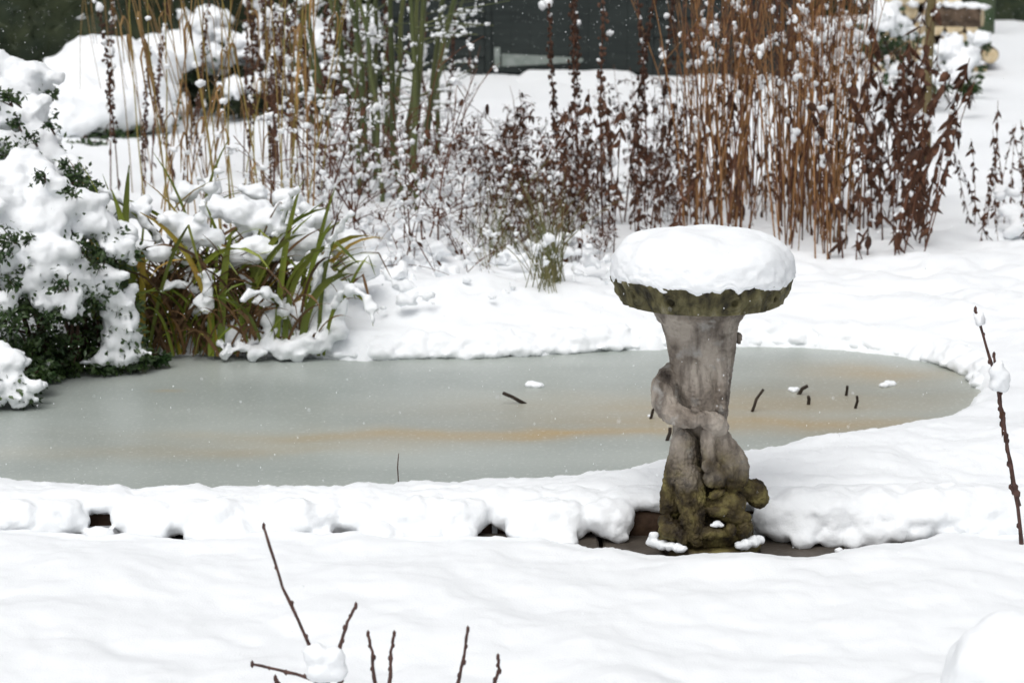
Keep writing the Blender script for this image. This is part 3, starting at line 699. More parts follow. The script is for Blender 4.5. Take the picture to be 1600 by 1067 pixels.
p_ = clump('withered_plant', 'low ragged dark leafed plant standing alone right of the leaning stems', 'dried plant', None, 26, (1500, 1650, 350, 398), 35, tilt=.25, protos=DARK, smin=.3, smax=.6)
mass(p_, [(1585, 330, 22, 10.4), (1600, 355, 26, 10.3), (1560, 300, 12, 10.6), (1530, 365, 10, 10.3), (1590, 300, 12, 10.6), (1620, 340, 26, 10.3)], 135)
p_ = clump('withered_plant', 'russet leafed perennial left of the birdbath snow cap', 'dried plant', None, 40, (850, 1075, 335, 420), 36, tilt=.12, protos=DARK, smin=.35, smax=.75)
mass(p_, scatter(np.random.RandomState(6), 14, 870, 1050, 230, 370, 7, 24), 136, .012)
clump('seed_spire_plant', 'tall brown seed spires beaded with snow in front of the shed', 'dried plant', None, 7, (860, 1045, 300, 370), 37, tilt=.05, protos=SPI, smin=.8, smax=1.2)
p_ = clump('feathery_plant', 'feathery russet seed panicles full of snow tufts beside the grass tuft', 'dried plant', None, 46, (735, 910, 290, 425), 38, tilt=.22, protos=FEA, smin=.5, smax=.85)
mass(p_, scatter(np.random.RandomState(7), 28, 730, 930, 230, 440, 7, 26), 138, .012)
p_ = clump('feathery_plant', 'feathery russet panicles between the spires and the amber stems', 'dried plant', None, 26, (930, 1090, 260, 370), 39, tilt=.2, protos=FEA, smin=.5, smax=.8)
mass(p_, scatter(np.random.RandomState(8), 10, 940, 1060, 180, 330, 6, 20), 139, .012)
clump('grass_tuft', 'fine upright green and tan grass tuft growing on the pond bank', 'grass', None, 15, (830, 880, 455, 480), 40, tilt=.2, protos=GRA, smin=.75, smax=1.15)
clump('grass_tuft', 'thin sparse grass blades behind the larger tuft', 'grass', None, 16, (755, 890, 385, 440), 41, tilt=.2, protos=GRA, smin=.7, smax=1.05)
p_ = clump('bare_shrub', 'brown twiggy shrub laden with snow behind the strap leaved clump', 'shrub', None, 62, (470, 740, 290, 435), 42, tilt=.3, protos=TWI, smin=.7, smax=1.15)
mass(p_, scatter(np.random.RandomState(9), 54, 470, 760, 265, 440, 9, 32), 142, .011)
p_ = clump('bare_shrub', 'snowy twigs at the foot of the green stems', 'shrub', None, 16, (560, 740, 240, 320), 43, tilt=.3, protos=TWI, smin=.6, smax=1.0)
mass(p_, scatter(np.random.RandomState(10), 14, 520, 740, 210, 300, 7, 18), 143, .012)
p_ = clump('bare_shrub', 'low snow buried twigs on the bank between strap leaves and grass tuft', 'shrub', None, 20, (560, 800, 400, 455), 47, tilt=.4, protos=TWI, smin=.35, smax=.7)
mass(p_, scatter(np.random.RandomState(12), 40, 540, 800, 395, 470, 9, 26), 147, .011)
p_ = clump('feathery_plant', 'low brown seed stalks on the bank behind the grass tuft', 'dried plant', None, 14, (760, 950, 395, 430), 49, tilt=.3, protos=FEA, smin=.3, smax=.55)
mass(p_, scatter(np.random.RandomState(13), 18, 790, 960, 390, 460, 8, 20), 149, .011)
clump('reed_plant', 'tall straw coloured reeds with bent leaves rising behind the strap leaves', 'reeds', None, 40, (220, 500, 330, 450), 44, tilt=.08, protos=REED)
clump('seed_spire_plant', 'dark seed spires standing among the straw reeds', 'dried plant', None, 14, (160, 430, 290, 420), 45, tilt=.1, protos=SPI, smin=.6, smax=1.0)
clump('seed_spire_plant', 'snowy seed spires mixed through the green stemmed shrub', 'dried plant', None, 26, (420, 720, 235, 300), 46, tilt=.1, protos=SPI, smin=.8, smax=1.15)
# green stemmed shrub
rng = np.random.RandomState(50); c0 = G(600, 310, .08)
gs = thing('green_stem_shrub', 'shrub of thick green upright stems with snowy side twigs before the shed', 'shrub', (c0[0], c0[1], 0))
for k, (bx, by, tx, ty) in enumerate(((545, 305, 470, -40), (555, 300, 520, -60), (575, 315, 540, -80), (590, 300, 575, -70), (600, 320, 590, -60), (612, 300, 640, -80), (628, 330, 612, -60), (640, 305, 655, -90), (655, 330, 700, -60), (660, 200, 735, -30), (540, 290, 440, 60), (530, 250, 455, -50), (625, 280, 675, -60), (585, 290, 500, -50), (650, 290, 720, -40), (605, 250, 610, -60), (565, 320, 560, -60), (630, 345, 668, -60), (598, 335, 552, -60), (645, 350, 640, -60), (520, 280, 430, -40), (680, 290, 690, -60))):
    a = G(bx, by, .06)-np.array((0, 0, .06)); b = D(tx, ty, a[1]+rng.uniform(-.25, .25)); t = np.linspace(0, 1, 8)[:, None]
    p = a+(b-a)*t+np.array((0, 0, 0))+(np.sin(t*math.pi)*rng.uniform(-.03, .03))*np.array((1, 0, 0)); p[1:-1] += rng.normal(size=(6, 3))*.006
    mb = MB(); sn = MB(); tw = MB(); r0 = rng.uniform(.011, .021); tube(mb, p-a, np.linspace(r0, r0*.6, 8), 8)
    for q in range(rng.randint(2, 6)):
        c = at_t(p-a, rng.uniform(.35, .98)); d = np.array((rng.normal(), rng.normal()*.6, rng.uniform(.0, .5))); d /= np.linalg.norm(d)
        if tx > 640: d[0] = abs(d[0])
        l = rng.uniform(.15, .45); pts = [c, c+d*l*.5+np.array((0, 0, .02)), c+d*l]; tube(tw, pts, [.0045, .0035, .002], 5, False)
        for j in range(rng.randint(4, 12)): puff(sn, at_t(np.array(pts), rng.uniform(.1, 1))+np.array((0, 0, .006)), prand(rng, .005, .014), rng, .7, 3)
    for q in range(rng.randint(1, 5)): puff(sn, at_t(p-a, rng.uniform(.2, .9))+np.append(rng.normal(size=2)*.014, 0), prand(rng, .008, .022), rng, 1.2, rng.randint(3, 8))
    o = link('stem', mb.mesh('stem', M['greenstem']), gs, tuple(a-np.array((c0[0], c0[1], 0))))
    if tw.v: tag(link('side_twigs', tw.mesh('side_twigs', M['greenstem']), o), kind='stuff')
    tag(link('snow_tufts', sn.mesh('snow_tufts', M['puff']), o), kind='stuff')

# iris-like clump at the pond edge
rng = np.random.RandomState(60); c0 = G(330, 540, .0)
ir = thing('iris_clump', 'snow laden clump of green and yellow strap leaves overhanging the pond', 'plant', (c0[0], c0[1], 0))
irs = []
def iris_leaf(px, Y0, L_, lean, fwd, droop, wdt, m, kink=None, snow=False):
    b = D(px, 545, Y0); b[2] = .0; t = np.linspace(0, 1, 12); pts = []; pos = b.copy(); ang = lean*.4; az = fwd
    for i in range(12):
        pts.append(pos.copy()); step = L_/11
        if kink and i/11 > kink: ang_ = lean+math.copysign(2.2, lean)
        else: ang_ = ang+(lean*.6+math.copysign(droop, lean))*(i/11)**2.0
        pos = pos+step*np.array((math.sin(ang_)*math.cos(az), -math.sin(abs(ang_))*math.sin(az), math.cos(ang_)))
    P = np.array(pts); mb = MB(); wd_ = wdt*np.array([.8, .9, 1, 1, 1, 1, .98, .95, .88, .75, .5, .12])
    strap(mb, P-b, wd_, (math.cos(az+rng.uniform(-.6, .6)), .5*rng.normal(), 0), .2)
    link('leaf', mb.mesh('leaf', m), ir, tuple(b-np.array((c0[0], c0[1], 0))))
    if snow:
        for i in np.arange(4, 11, .4): irs.append((*(P[int(i)]+(P[int(i)+1]-P[int(i)])*(i % 1)+np.array((rng.normal()*.004, -.006, .012))), prand(rng, .008, .03), .018, prand(rng, .008, .024)))
for k in range(165):
    px = rng.uniform(150, 520); r = rng.rand(); m = M['iris'] if r < .56 else (M['irisyellow'] if r < .76 else M['irisdead'])
    side = 1 if rng.rand() < .5+.4*((px-330)/330) else -1
    iris_leaf(px, 8.4+rng.uniform(-.06, .35), rng.uniform(.38, .80-.22*max(0, (px-300)/220)), side*rng.uniform(.05, .75), rng.uniform(-.3, 1.0), rng.uniform(.1, 2.8), rng.uniform(.010, .023)*(.65 if r > .7 else 1), m, rng.uniform(.55, .8) if rng.rand() < .25 else None, rng.rand() < .10)
for k in range(60):           # fallen dead leaves round its foot
    iris_leaf(rng.uniform(225, 500), 8.33+rng.uniform(0, .12), rng.uniform(.12, .34), rng.choice((-1, 1))*rng.uniform(.7, 1.5), rng.uniform(0, 1.3), rng.uniform(.2, 1.2), rng.uniform(.005, .014), M['irisdead'] if rng.rand() < .7 else M['iris'])
for (px, L_, lean, droop, kink) in ((160, .62, -.1, .1, .72), (195, .68, .05, .1, None), (215, .60, -.06, .3, None), (180, .36, -.03, .1, None), (205, .34, .03, .1, None), (222, .40, .04, .1, None), (330, .30, .04, .1, None), (345, .45, .1, .2, None), (470, .42, .3, 1.6, None), (430, .62, .2, .2, None)):
    iris_leaf(px, 8.34, L_, lean, .3, droop, .028, M['iris'] if px != 222 else M['irisyellow'], kink)
for k in range(190):           # dead brown leaves and stalks in the heart of the clump
    iris_leaf(rng.uniform(200, 490), 8.4+rng.uniform(-.05, .3), rng.uniform(.25, .6), rng.choice((-1, 1))*rng.uniform(.1, 1.1), rng.uniform(-.4, 1.1), rng.uniform(.3, 2.4), rng.uniform(.005, .012), M['irisdead'])
for (px, py, r, Yd) in ((290, 548, 9, 8.33), (355, 551, 10, 8.31), (400, 552, 12, 8.31), (450, 545, 20, 8.33), (485, 535, 24, 8.35), (515, 515, 26, 8.38), (470, 552, 10, 8.31), (270, 345, 22, 8.4), (300, 360, 26, 8.4), (330, 372, 20, 8.4), (245, 395, 18, 8.35), (380, 330, 28, 8.5), (345, 325, 24, 8.55), (415, 345, 28, 8.5), (450, 358, 28, 8.5), (480, 375, 22, 8.45), (400, 390, 26, 8.4), (372, 398, 20, 8.38), (430, 395, 20, 8.4), (498, 410, 16, 8.4), (508, 432, 18, 8.4), (515, 455, 20, 8.4), (520, 478, 22, 8.4), (500, 495, 28, 8.42), (470, 488, 26, 8.4), (440, 480, 20, 8.38), (460, 515, 28, 8.42), (420, 500, 16, 8.36), (415, 470, 13, 8.34), (405, 440, 11, 8.34), (420, 525, 15, 8.36), (428, 545, 11, 8.34), (432, 556, 7, 8.33), (325, 425, 8, 8.3), (325, 440, 9, 8.3), (324, 455, 9, 8.3), (325, 470, 9, 8.3), (323, 485, 9, 8.3), (360, 520, 22, 8.4), (385, 530, 22, 8.4), (345, 530, 16, 8.38), (326, 551, 8, 8.33), (310, 480, 14, 8.4), (290, 300, 18, 8.7), (330, 290, 16, 8.7), (400, 300, 18, 8.7), (450, 310, 22, 8.7), (490, 340, 22, 8.65), (540, 380, 26, 8.7), (560, 420, 30, 8.7), (380, 540, 14, 8.35), (205, 385, 18, 8.3), (190, 365, 22, 8.32), (215, 330, 20, 8.5), (180, 325, 24, 8.5)):
    c = D(px, py, Yd); r *= mpp(Yd)*1.18; irs.append((c[0], c[1], c[2], r*.95, r*.85, r*.66))
    for q in range(6): k_ = rng.uniform(.3, .5); o = rng.normal(size=3)*r*np.array((.5, .4, .38)); irs.append((c[0]+o[0], c[1]+o[1], c[2]+o[2], r*k_, r*k_, r*k_*.85))
tag(link('snow', snow_mesh('iris_snow', [(x-c0[0], y-c0[1], z, a, b, c) for x, y, z, a, b, c in irs], .0085, .009, 24, 8, smooth=3, fluff=.005, least=420), ir), kind='stuff')

# snow-laden evergreen at the left
def evergreen(name, label, snow, extra, nleaf, seed, size=.024, voxel=.011, leafm='evergreen', cat='shrub', amp=.014, sprigs=(), smooth_=False):
    rng = np.random.RandomState(seed); c0 = D(snow[len(snow)//2][0], 600, snow[len(snow)//2][3]); t = thing(name, label, cat, (c0[0], c0[1], 0)); base = np.array((c0[0], c0[1], 0))
    B = []; lv = MB(); br = MB(); cs = []
    for (px, py, r, Yd) in snow:
        c = D(px, py, Yd)-base; rr = r*mpp(Yd); kk = 1.18 if smooth_ else .92; B.append((*c, rr*kk, rr*kk, rr*kk*.72)); cs.append((c, rr))
        for q in range(0 if smooth_ else 9): o = rng.normal(size=3)*rr*np.array((.6, .5, .42)); k_ = rng.uniform(.2, .48); B.append((*(c+o), rr*k_, rr*k_, rr*k_*.8))
    for (px, py, r, Yd) in extra: Yd += .06; cs.append((D(px, py, Yd)-base, r*mpp(Yd))); cs.append(cs[-1])
    for q in range(nleaf):
        c, rr = cs[rng.randint(len(cs))]; u = rng.normal(size=3); u[2] = -abs(u[2])*.9+.15; u /= np.linalg.norm(u); p = c+u*rr*rng.uniform(.75, 1.3)-np.array((0, -.3*rr, rr*.30))
        if p[2] < .0: p[2] = rng.uniform(0, .06)
        leaf(lv, p, u+rng.normal(size=3)*.7, size*rng.uniform(.6, 1.2), size*.55, up=rng.normal(size=3), curl=.2, segs=2)
    for (px, py, r, Yd) in sprigs:
        c = D(px, py, Yd)-base; rr = r*mpp(Yd)
        for q in range(int(r*3.2)):
            leaf(lv, c+rng.normal(size=3)*rr*np.array((.5, .4, .42)), rng.normal(size=3)+np.array((0, -.6, -.2)), size*rng.uniform(.6, 1.1), size*.5, up=rng.normal(size=3), curl=.2, segs=2)
        for q in range(3): tube(br, [c+np.array((0, .12, -.05)), c+rng.normal(size=3)*rr*.5], [.004, .0015], 4, False)
    for c, rr in cs[::2]:
        f = np.array((c[0]*.45, c[1]*.4+.15, 0)); tube(br, [f, (f+c)/2+rng.normal(size=3)*.03+np.array((0, 0, .05)), c], [.011, .007, .003], 5, False)
    link('branches', br.mesh('branches', M['branch']), t)
    tag(link('foliage', lv.mesh('foliage', M[leafm]), t), kind='stuff')
    tag(link('snow', snow_mesh(name+'_snow', B, voxel, amp, 16, seed, smooth=4, fluff=amp*.7, least=700 if voxel < .02 else 60), t), kind='stuff'); return t
evergreen('evergreen_shrub', 'evergreen shrub buried in heavy snow at the left pond corner',
    [(10, 290, 52, 8.2), (60, 300, 52, 8.2), (108, 318, 44, 8.15), (150, 350, 38, 8.15), (185, 385, 28, 8.15), (60, 350, 52, 8.1), (15, 345, 50, 8.1), (72, 398, 48, 8.0), (112, 428, 38, 8.0), (42, 438, 42, 7.95), (75, 468, 32, 7.95), (142, 446, 30, 8.05), (110, 475, 20, 8.0), (168, 430, 24, 8.1), (-40, 320, 80, 8.1), (-60, 420, 80, 8.0),
     (185, 470, 28, 8.12), (188, 500, 32, 8.12), (186, 530, 36, 8.12), (192, 552, 30, 8.12), (158, 564, 18, 8.08), (214, 550, 16, 8.12), (246, 553, 12, 8.2), (8, 470, 26, 7.85), (5, 410, 30, 7.9)],
    [(100, 510, 40, 8.1), (130, 540, 40, 8.15), (70, 540, 36, 8.0), (90, 570, 26, 8.0), (50, 520, 36, 7.95), (20, 515, 36, 7.9), (150, 490, 30, 8.15), (120, 400, 40, 8.1), (150, 420, 34, 8.1), (70, 590, 18, 7.9), (230, 510, 34, 8.4), (270, 520, 34, 8.5), (250, 470, 30, 8.5), (300, 530, 26, 8.5), (110, 560, 30, 8.15), (40, 575, 26, 7.9), (10, 395, 30, 7.95)], 9500, 71, sprigs=[(15, 370, 20, 7.83), (5, 395, 18, 7.8), (15, 500, 26, 7.78), (40, 545, 22, 7.85), (120, 385, 20, 7.98), (150, 405, 20, 8.0), (45, 375, 12, 7.95), (95, 445, 12, 7.85), (110, 300, 14, 8.02), (60, 275, 12, 8.05), (20, 445, 14, 7.8), (75, 500, 24, 7.9), (110, 535, 26, 7.98)])
evergreen('evergreen_shrub', 'taller snow mounded evergreen behind the pond corner shrub',
    [(0, 150, 62, 8.9), (38, 175, 42, 8.85), (18, 118, 40, 8.95), (-60, 150, 90, 8.9), (58, 215, 34, 8.75), (80, 245, 30, 8.7), (40, 235, 34, 8.7), (5, 220, 28, 8.7), (-40, 240, 60, 8.7), (105, 262, 26, 8.6), (130, 285, 22, 8.5), (70, 140, 14, 9.0)],
    [(15, 200, 30, 8.75), (10, 240, 26, 8.6), (50, 260, 26, 8.5), (90, 280, 26, 8.5), (115, 290, 24, 8.4)], 2600, 72, sprigs=[(22, 152, 14, 8.6), (8, 150, 12, 8.6), (8, 232, 22, 8.5), (30, 240, 16, 8.5), (22, 190, 12, 8.6), (48, 215, 10, 8.55), (115, 272, 22, 8.3), (100, 255, 10, 8.4), (125, 285, 16, 8.3), (75, 195, 8, 8.6)])
evergreen('evergreen_shrub', 'low snow covered evergreen spilling onto the ice at its near corner',
    [(12, 568, 34, 7.62), (22, 600, 30, 7.6), (-25, 600, 55, 7.6), (36, 616, 17, 7.58), (-10, 560, 40, 7.65)], [(40, 560, 26, 7.75), (60, 580, 14, 7.7), (10, 530, 26, 7.8)], 900, 73, voxel=.009)
evergreen('snow_mound', 'large smooth snow covered bush in front of the dark hedge', [(150, 100, 50, 14.6), (115, 128, 50, 14.5), (180, 105, 54, 14.6), (212, 140, 52, 14.5), (140, 160, 60, 14.4), (85, 160, 36, 14.4), (178, 172, 50, 14.3), (228, 110, 46, 14.9), (245, 85, 38, 15.2), (105, 195, 34, 14.2), (235, 180, 32, 14.3), (282, 80, 38, 15.2), (70, 135, 24, 14.6)], [(190, 195, 26, 14.1), (215, 200, 26, 14.1), (165, 200, 22, 14.1), (125, 225, 14, 13.8), (145, 222, 14, 13.8)], 900, 74, size=.05, voxel=.03, amp=.02, smooth_=True)
evergreen('low_bush', 'snow heaped low bush left of the shed behind the reeds', [(330, 95, 34, 15.5), (390, 80, 40, 15.8), (450, 100, 36, 15.6), (500, 70, 44, 16), (540, 110, 34, 15.8), (420, 130, 30, 15.2), (360, 140, 26, 15), (480, 140, 28, 15.3), (330, 40, 40, 16.5), (560, 40, 40, 16.6), (440, 40, 44, 16.5)], [(330, 120, 34, 15.3), (400, 120, 34, 15.4), (460, 130, 34, 15.3), (520, 130, 34, 15.5), (390, 30, 40, 16.4), (500, 30, 50, 16.5), (560, 100, 36, 16)], 5200, 75, size=.055, voxel=.03, leafm='hedge', amp=.05)

# hanging straw strands and the young stake
rng = np.random.RandomState(80); hb = G(330, 330, .08)
hg = thing('arching_grass', 'tall arching grass whose straw strands hang down before the snowy bush', 'grass', (hb[0]-.2, hb[1]+.3, 0))
for k in range(8):
    top = D(rng.uniform(85, 165), -rng.uniform(60, 160), hb[1]+.3); end = D(rng.uniform(92, 215), rng.choice((60, 70, 80, 140, 230, 90)), hb[1]+.25); a = np.array((hb[0]-.2+rng.uniform(-.25, .25), hb[1]+.3+rng.uniform(-.2, .3), .0)); mid = (a+top)/2+np.array((.05, 0, .25))
    P = []
    for t in np.linspace(0, 1, 14): P.append((1-t)**3*a+3*(1-t)**2*t*(mid+np.array((0, 0, .5)))+3*(1-t)*t*t*(top+np.array((-.02, 0, .35)))+t**3*end)
    mb = MB(); tube(mb, np.array(P)-np.array(hg.location), np.linspace(.0026, .0012, 14), 4); link('stem', mb.mesh('stem', M['straw']), hg)
a = G(1447, 268, .05); mb = MB(); tube(mb, [(0, 0, -.1), (-.01, 0, .5), (0, 0, 1.0), (.005, 0, 1.9)], [.027, .026, .024, .021], 10); tag(link('wooden_stake', mb.mesh('wooden_stake', M['stake']), None, tuple(a)), 'thin olive brown upright stake behind the dark leafed plant', 'stake')

# ================================================================== SHED, LOG PILE, HEDGES
SY = 18.0; x0 = D(590, 140, SY)[0]; x1 = D(1252, 140, SY)[0]; H_ = 2.1
sh = thing('shed', 'dark green boarded garden shed with pale strap hinge on its door', 'shed', (x0, SY, 0)); Wd = x1-x0
dx0 = D(768, 100, SY)[0]-x0; dx1 = D(1010, 100, SY)[0]-x0
rng = np.random.RandomState(90)
mbb = {}
def board(parent, xa, xb, z, h, y, name='board'):
    mb = MB(); v = [(xa, y-.004, z+h), (xb, y-.004, z+h), (xb, y-.022, z+.004), (xa, y-.022, z+.004), (xa, y+.02, z+h), (xb, y+.02, z+h), (xb, y+.02, z+.004), (xa, y+.02, z+.004)]
    mb.add(v, [(3, 2, 1, 0), (4, 5, 6, 7), (0, 1, 5, 4), (7, 6, 2, 3), (0, 4, 7, 3), (1, 2, 6, 5)]); return link(name, mb.mesh(name, M['board'], False), parent)
mb = MB(); box(mb, (0, .03, .02), (Wd, 2.4, H_)); wall = link('wall', mb.mesh('wall', M['board'], False), sh)
mb = MB(); box(mb, (-.02, -.04, -.03), (Wd+.02, .02, .09)); link('plinth', mb.mesh('plinth', M['earth'], False), sh)
for k in range(14):
    z = .10+k*.142
    board(wall, 0, dx0-.05, z, .142, 0); board(wall, dx1+.05, Wd, z, .142, 0)
mb = MB(); box(mb, (dx0-.045, -.03, .1), (dx0-.003, .02, 2.0)); link('door_post', mb.mesh('door_post', M['board'], False), sh)
mb = MB(); box(mb, (dx1+.003, -.03, .1), (dx1+.045, .02, 2.0)); link('door_post', mb.mesh('door_post', M['board'], False), sh)
mb = MB(); box(mb, (dx0, .0, .12), (dx1, .028, 1.95)); dr = link('door', mb.mesh('door', M['board'], False), sh)
nb = 8
for k in range(nb):
    mb = MB(); wq = (dx1-dx0)/nb; box(mb, (dx0+k*wq+.001, -.016, .13), (dx0+(k+1)*wq-.001, .002, 1.94)); link('plank', mb.mesh('plank', M['board'], False), dr)
hz0, hz1 = D(780, 84, SY)[2], D(780, 104, SY)[2]; hx0 = D(784, 95, SY)[0]-x0; hx1 = D(908, 95, SY)[0]-x0; zc = (hz0+hz1)/2; hh = (hz0-hz1)/2
mb = MB(); v = [(hx0, -.028, zc-hh), (hx1, -.028, zc-hh*.35), (hx1+.02, -.028, zc), (hx1, -.028, zc+hh*.35), (hx0, -.028, zc+hh)]; v += [(a, -.018, c) for a, b, c in v]
mb.add(v, [(0, 1, 2, 3, 4), (9, 8, 7, 6, 5)]+[(i, i+5, (i+1) % 5+5, (i+1) % 5) for i in range(5)]); box(mb, (hx0-.055, -.04, zc-hh*1.1), (hx0-.012, -.028, zc+hh*2.0)); link('hinge', mb.mesh('hinge', M['zinc'], False), dr)
mb = MB(); v = [(-.15, -.2, H_-.03), (Wd+.15, -.2, H_-.03), (Wd+.15, 1.2, H_+.55), (-.15, 1.2, H_+.55), (-.15, 2.6, H_-.03), (Wd+.15, 2.6, H_-.03)]
v2 = [(a, b, c+.05) for a, b, c in v]; mb.add(v+v2, [(0, 1, 2, 3), (3, 2, 5, 4), (9, 8, 7, 6), (10, 11, 8, 9), (0, 6, 7, 1), (4, 5, 11, 10), (0, 3, 9, 6), (3, 4, 10, 9), (1, 7, 8, 2), (2, 8, 11, 5)]); rf = link('roof', mb.mesh('roof', M['board'], False), sh)
mb = MB(); v = [(a*1.0, b, c+.055) for a, b, c in v]; v2 = [(a, b, c+.10) for a, b, c in v]; mb.add(v+v2, [(0, 1, 2, 3), (3, 2, 5, 4), (9, 8, 7, 6), (10, 11, 8, 9), (0, 6, 7, 1), (4, 5, 11, 10), (0, 3, 9, 6), (3, 4, 10, 9), (1, 7, 8, 2), (2, 8, 11, 5)]); link('roof_snow', mb.mesh('roof_snow', M['snow'], False), rf)
# snow covered ramp to the door
gz = .10; rx0 = D(800, 110, SY-.05)[0]; rx1 = D(1008, 110, SY-.05)[0]; rt = D(900, 110, SY-.05)[2]
N1, N2 = 60, 40; V = []
for j in range(N2):
    t = j/(N2-1); yy = SY-.05-1.3*t
    for i in range(N1):
        s_ = i/(N1-1); xx = rx0-.22*t+(rx1-rx0+.30*t)*s_; e = min(s_, 1-s_)*8
        g_ = .04; V.append((xx, yy, g_-.05+(rt-g_+.05)*(1-t)**1.2*min(1, e)**.4+.05*t*(1-t)))
V = np.array(V); V[:, 2] += .01*fbm(V*5, 2)
tag(link('door_ramp', mesh('door_ramp', V, [(j*N1+i, (j+1)*N1+i, (j+1)*N1+i+1, j*N1+i+1) for j in range(N2-1) for i in range(N1-1)], M['snow'])), 'snow covered ramp sloping down from the shed door', 'ramp')
# log pile
rng = np.random.RandomState(95)
def log(px, py, Yd, r_px, rz, lab):
    c = D(px, py, Yd); r = r_px*mpp(Yd); L_ = .42; NS = 16; mb = MB(); V = []
    for (yy, rr) in ((0, .90), (.012, 1), (L_, 1)):
        for k in range(NS): t = 2*math.pi*k/NS; q = 1+.08*math.sin(2*t+px)+.05*math.sin(3*t+py); V.append((r*rr*q*math.cos(t), yy, r*rr*q*math.sin(t)))
    mb.add(V, [(i*NS+k, (i+1)*NS+k, (i+1)*NS+(k+1) % NS, i*NS+(k+1) % NS) for i in range(2) for k in range(NS)]+[tuple(2*NS+k for k in range(NS))])
    wet = rng.rand() < .75; lab = lab if 'crosswise' in lab else lab+(' with snow on top' if wet else ' with bare bark')
    t = thing('log', lab, 'log', tuple(c), rz, 'cut logs stacked beside the shed'); link('bark', mb.mesh('bark', M['bark']), t)
    mb = MB(); mb.add([(a*1.0, b-.001, c_) for a, b, c_ in V[:NS]], [tuple(range(NS-1, -1, -1))]); link('cut_face', mb.mesh('cut_face', M['cut'], False), t)
    if wet:
        mb = MB()
        for q in range(5): puff(mb, (rng.normal()*r*.2, q*.06, r*.95), r*rng.uniform(.6, .8), rng, .6, 1, ICO2)
        link('snow', mb.mesh('log_snow', M['puff']), t)
for j in range(6):
    for i in range(7-j//2):
        log(1372+i*27+(j % 2)*13+rng.uniform(-3, 3), 112-j*23+rng.uniform(-2, 2), 18.6+.02*j, rng.uniform(11, 14), rng.uniform(-.25, .25), 'pale cut log in the %s row of the snowy stack' % ('bottom', 'second', 'third', 'fourth', 'fifth', 'top')[j])
log(1535, 28, 18.2, 17, 1.2, 'thick log lying crosswise on top of the stack with a snow cap')
evergreen('low_bush', 'rounded snow covered bush in front of the log stack', [(1385, 20, 24, 16), (1400, 35, 24, 16), (1365, 35, 20, 16), (1420, 55, 16, 16), (1360, 60, 16, 16), (1480, 80, 24, 16.5), (1510, 90, 26, 16.5), (1450, 100, 22, 16), (1500, 110, 24, 16.4), (1530, 60, 18, 17), (1470, 125, 16, 15.5), (1400, 110, 16, 16)], [(1375, 60, 20, 16.2), (1395, 75, 18, 16.2), (1455, 115, 14, 15.6), (1515, 130, 10, 15)], 900, 76, size=.05, voxel=.025, amp=.03)
# hedges along the back
def hedge(label, xa, xb, Yd, h, seed, nleaf, snowy):
    rng = np.random.RandomState(seed); cx_ = (xa+xb)/2; t = thing('hedge', label, 'hedge', (cx_, Yd, 0)); mb = MB(); n1, n2 = 60, 24; V = []
    for j in range(n2):
        for i in range(n1):
            z = h*j/(n2-1); V.append((xa-cx_+(xb-xa)*i/(n1-1), .25, z-.05))
    V = np.array(V); V[:, 1] += .28*fbm(V*1.3+seed, 3); q = [(j*n1+i, j*n1+i+1, (j+1)*n1+i+1, (j+1)*n1+i) for j in range(n2-1) for i in range(n1-1)]
    V2 = V.copy(); V2[:, 1] = 1.6; mb.add(V, q); mb.add(V2, [tuple(reversed(a)) for a in q]); T = np.array([V[-n1], V[-1], V2[-1], V2[-n1]]); mb.add(T, [(0, 1, 2, 3)])
    link('foliage_core', mb.mesh('foliage_core', M['hedge']), t); lv = MB(); sn = MB()
    for _ in range(nleaf):
        k = rng.randint(len(V)); p = V[k]+rng.normal(size=3)*np.array((.1, .07, .08))-np.array((0, .06, 0)); leaf(lv, p, rng.normal(size=3), rng.uniform(.05, .11), .045, up=rng.normal(size=3), segs=1)
        if rng.rand() < snowy: puff(sn, p-np.array((0, .04, 0)), rng.uniform(.03, .08), rng, .5, 2)
    tag(link('foliage', lv.mesh('foliage', M['hedge']), t), kind='stuff')
    if sn.v: tag(link('snow', sn.mesh('hedge_snow', M['puff']), t), kind='stuff')
hedge('dark evergreen hedge dusted with snow behind the large snowy bush', -6.5, -1.35, 17.2, 2.0, 101, 5000, .012)
hedge('dark hedge closing the garden beyond the log stack', 2.3, 9.0, 24.0, 2.4, 102, 5000, .002)
hedge('dark hedge seen between the snowy low bush and the shed', -1.5, 0, 20.5, 2.2, 103, 1200, .01)
a = D(1540, 10, 22.5); mb = MB(); tube(mb, [(0, 0, -a[2]), (0, 0, 0), (0, 0, 1.2)], [.09, .09, .09], 12); tag(link('garden_post', mb.mesh('garden_post', mat('green_post', (.05, .08, .04), .8, .2, (.08, .10, .06), 9)), None, tuple(a)), 'round green weathered post in front of the far hedge', 'post')

# ================================================================== FOREGROUND TWIGS
rng = np.random.RandomState(110)
def twig_pts(pts, Yd, r0, r1, parent, off, seed=0):
    P = np.array([D(x, y, Yd+(.0 if len(p) < 3 else p[2])) for p in pts for x, y in [p[:2]]]); T = np.linspace(0, 1, 14); Q = np.array([at_t(P, t) for t in T]); Q[1:-1] += rng.normal(size=(12, 3))*.0009
    R = np.linspace(r0, r1, 14)*(1+.25*(np.arange(14) % 3 == 0)); mb = MB(); tube(mb, Q-off, R, 7)
    for k in range(1, 13, 2):
        mb.add(ICO1[0]*np.array((1.2, 1.2, 2))*R[k]*.9+Q[k]-off+np.array((rng.choice((-1, 1))*R[k]*.8, 0, 0)), ICO1[1])
    mb.add(ICO1[0]*np.array((1.1, 1.1, 2.4))*r1*1.5+Q[-1]-off, ICO1[1]); return link('twig', mb.mesh('twig', M['twig']), parent)
TY = 4.35; b0 = D(560, 1500, TY); b0[2] = .03
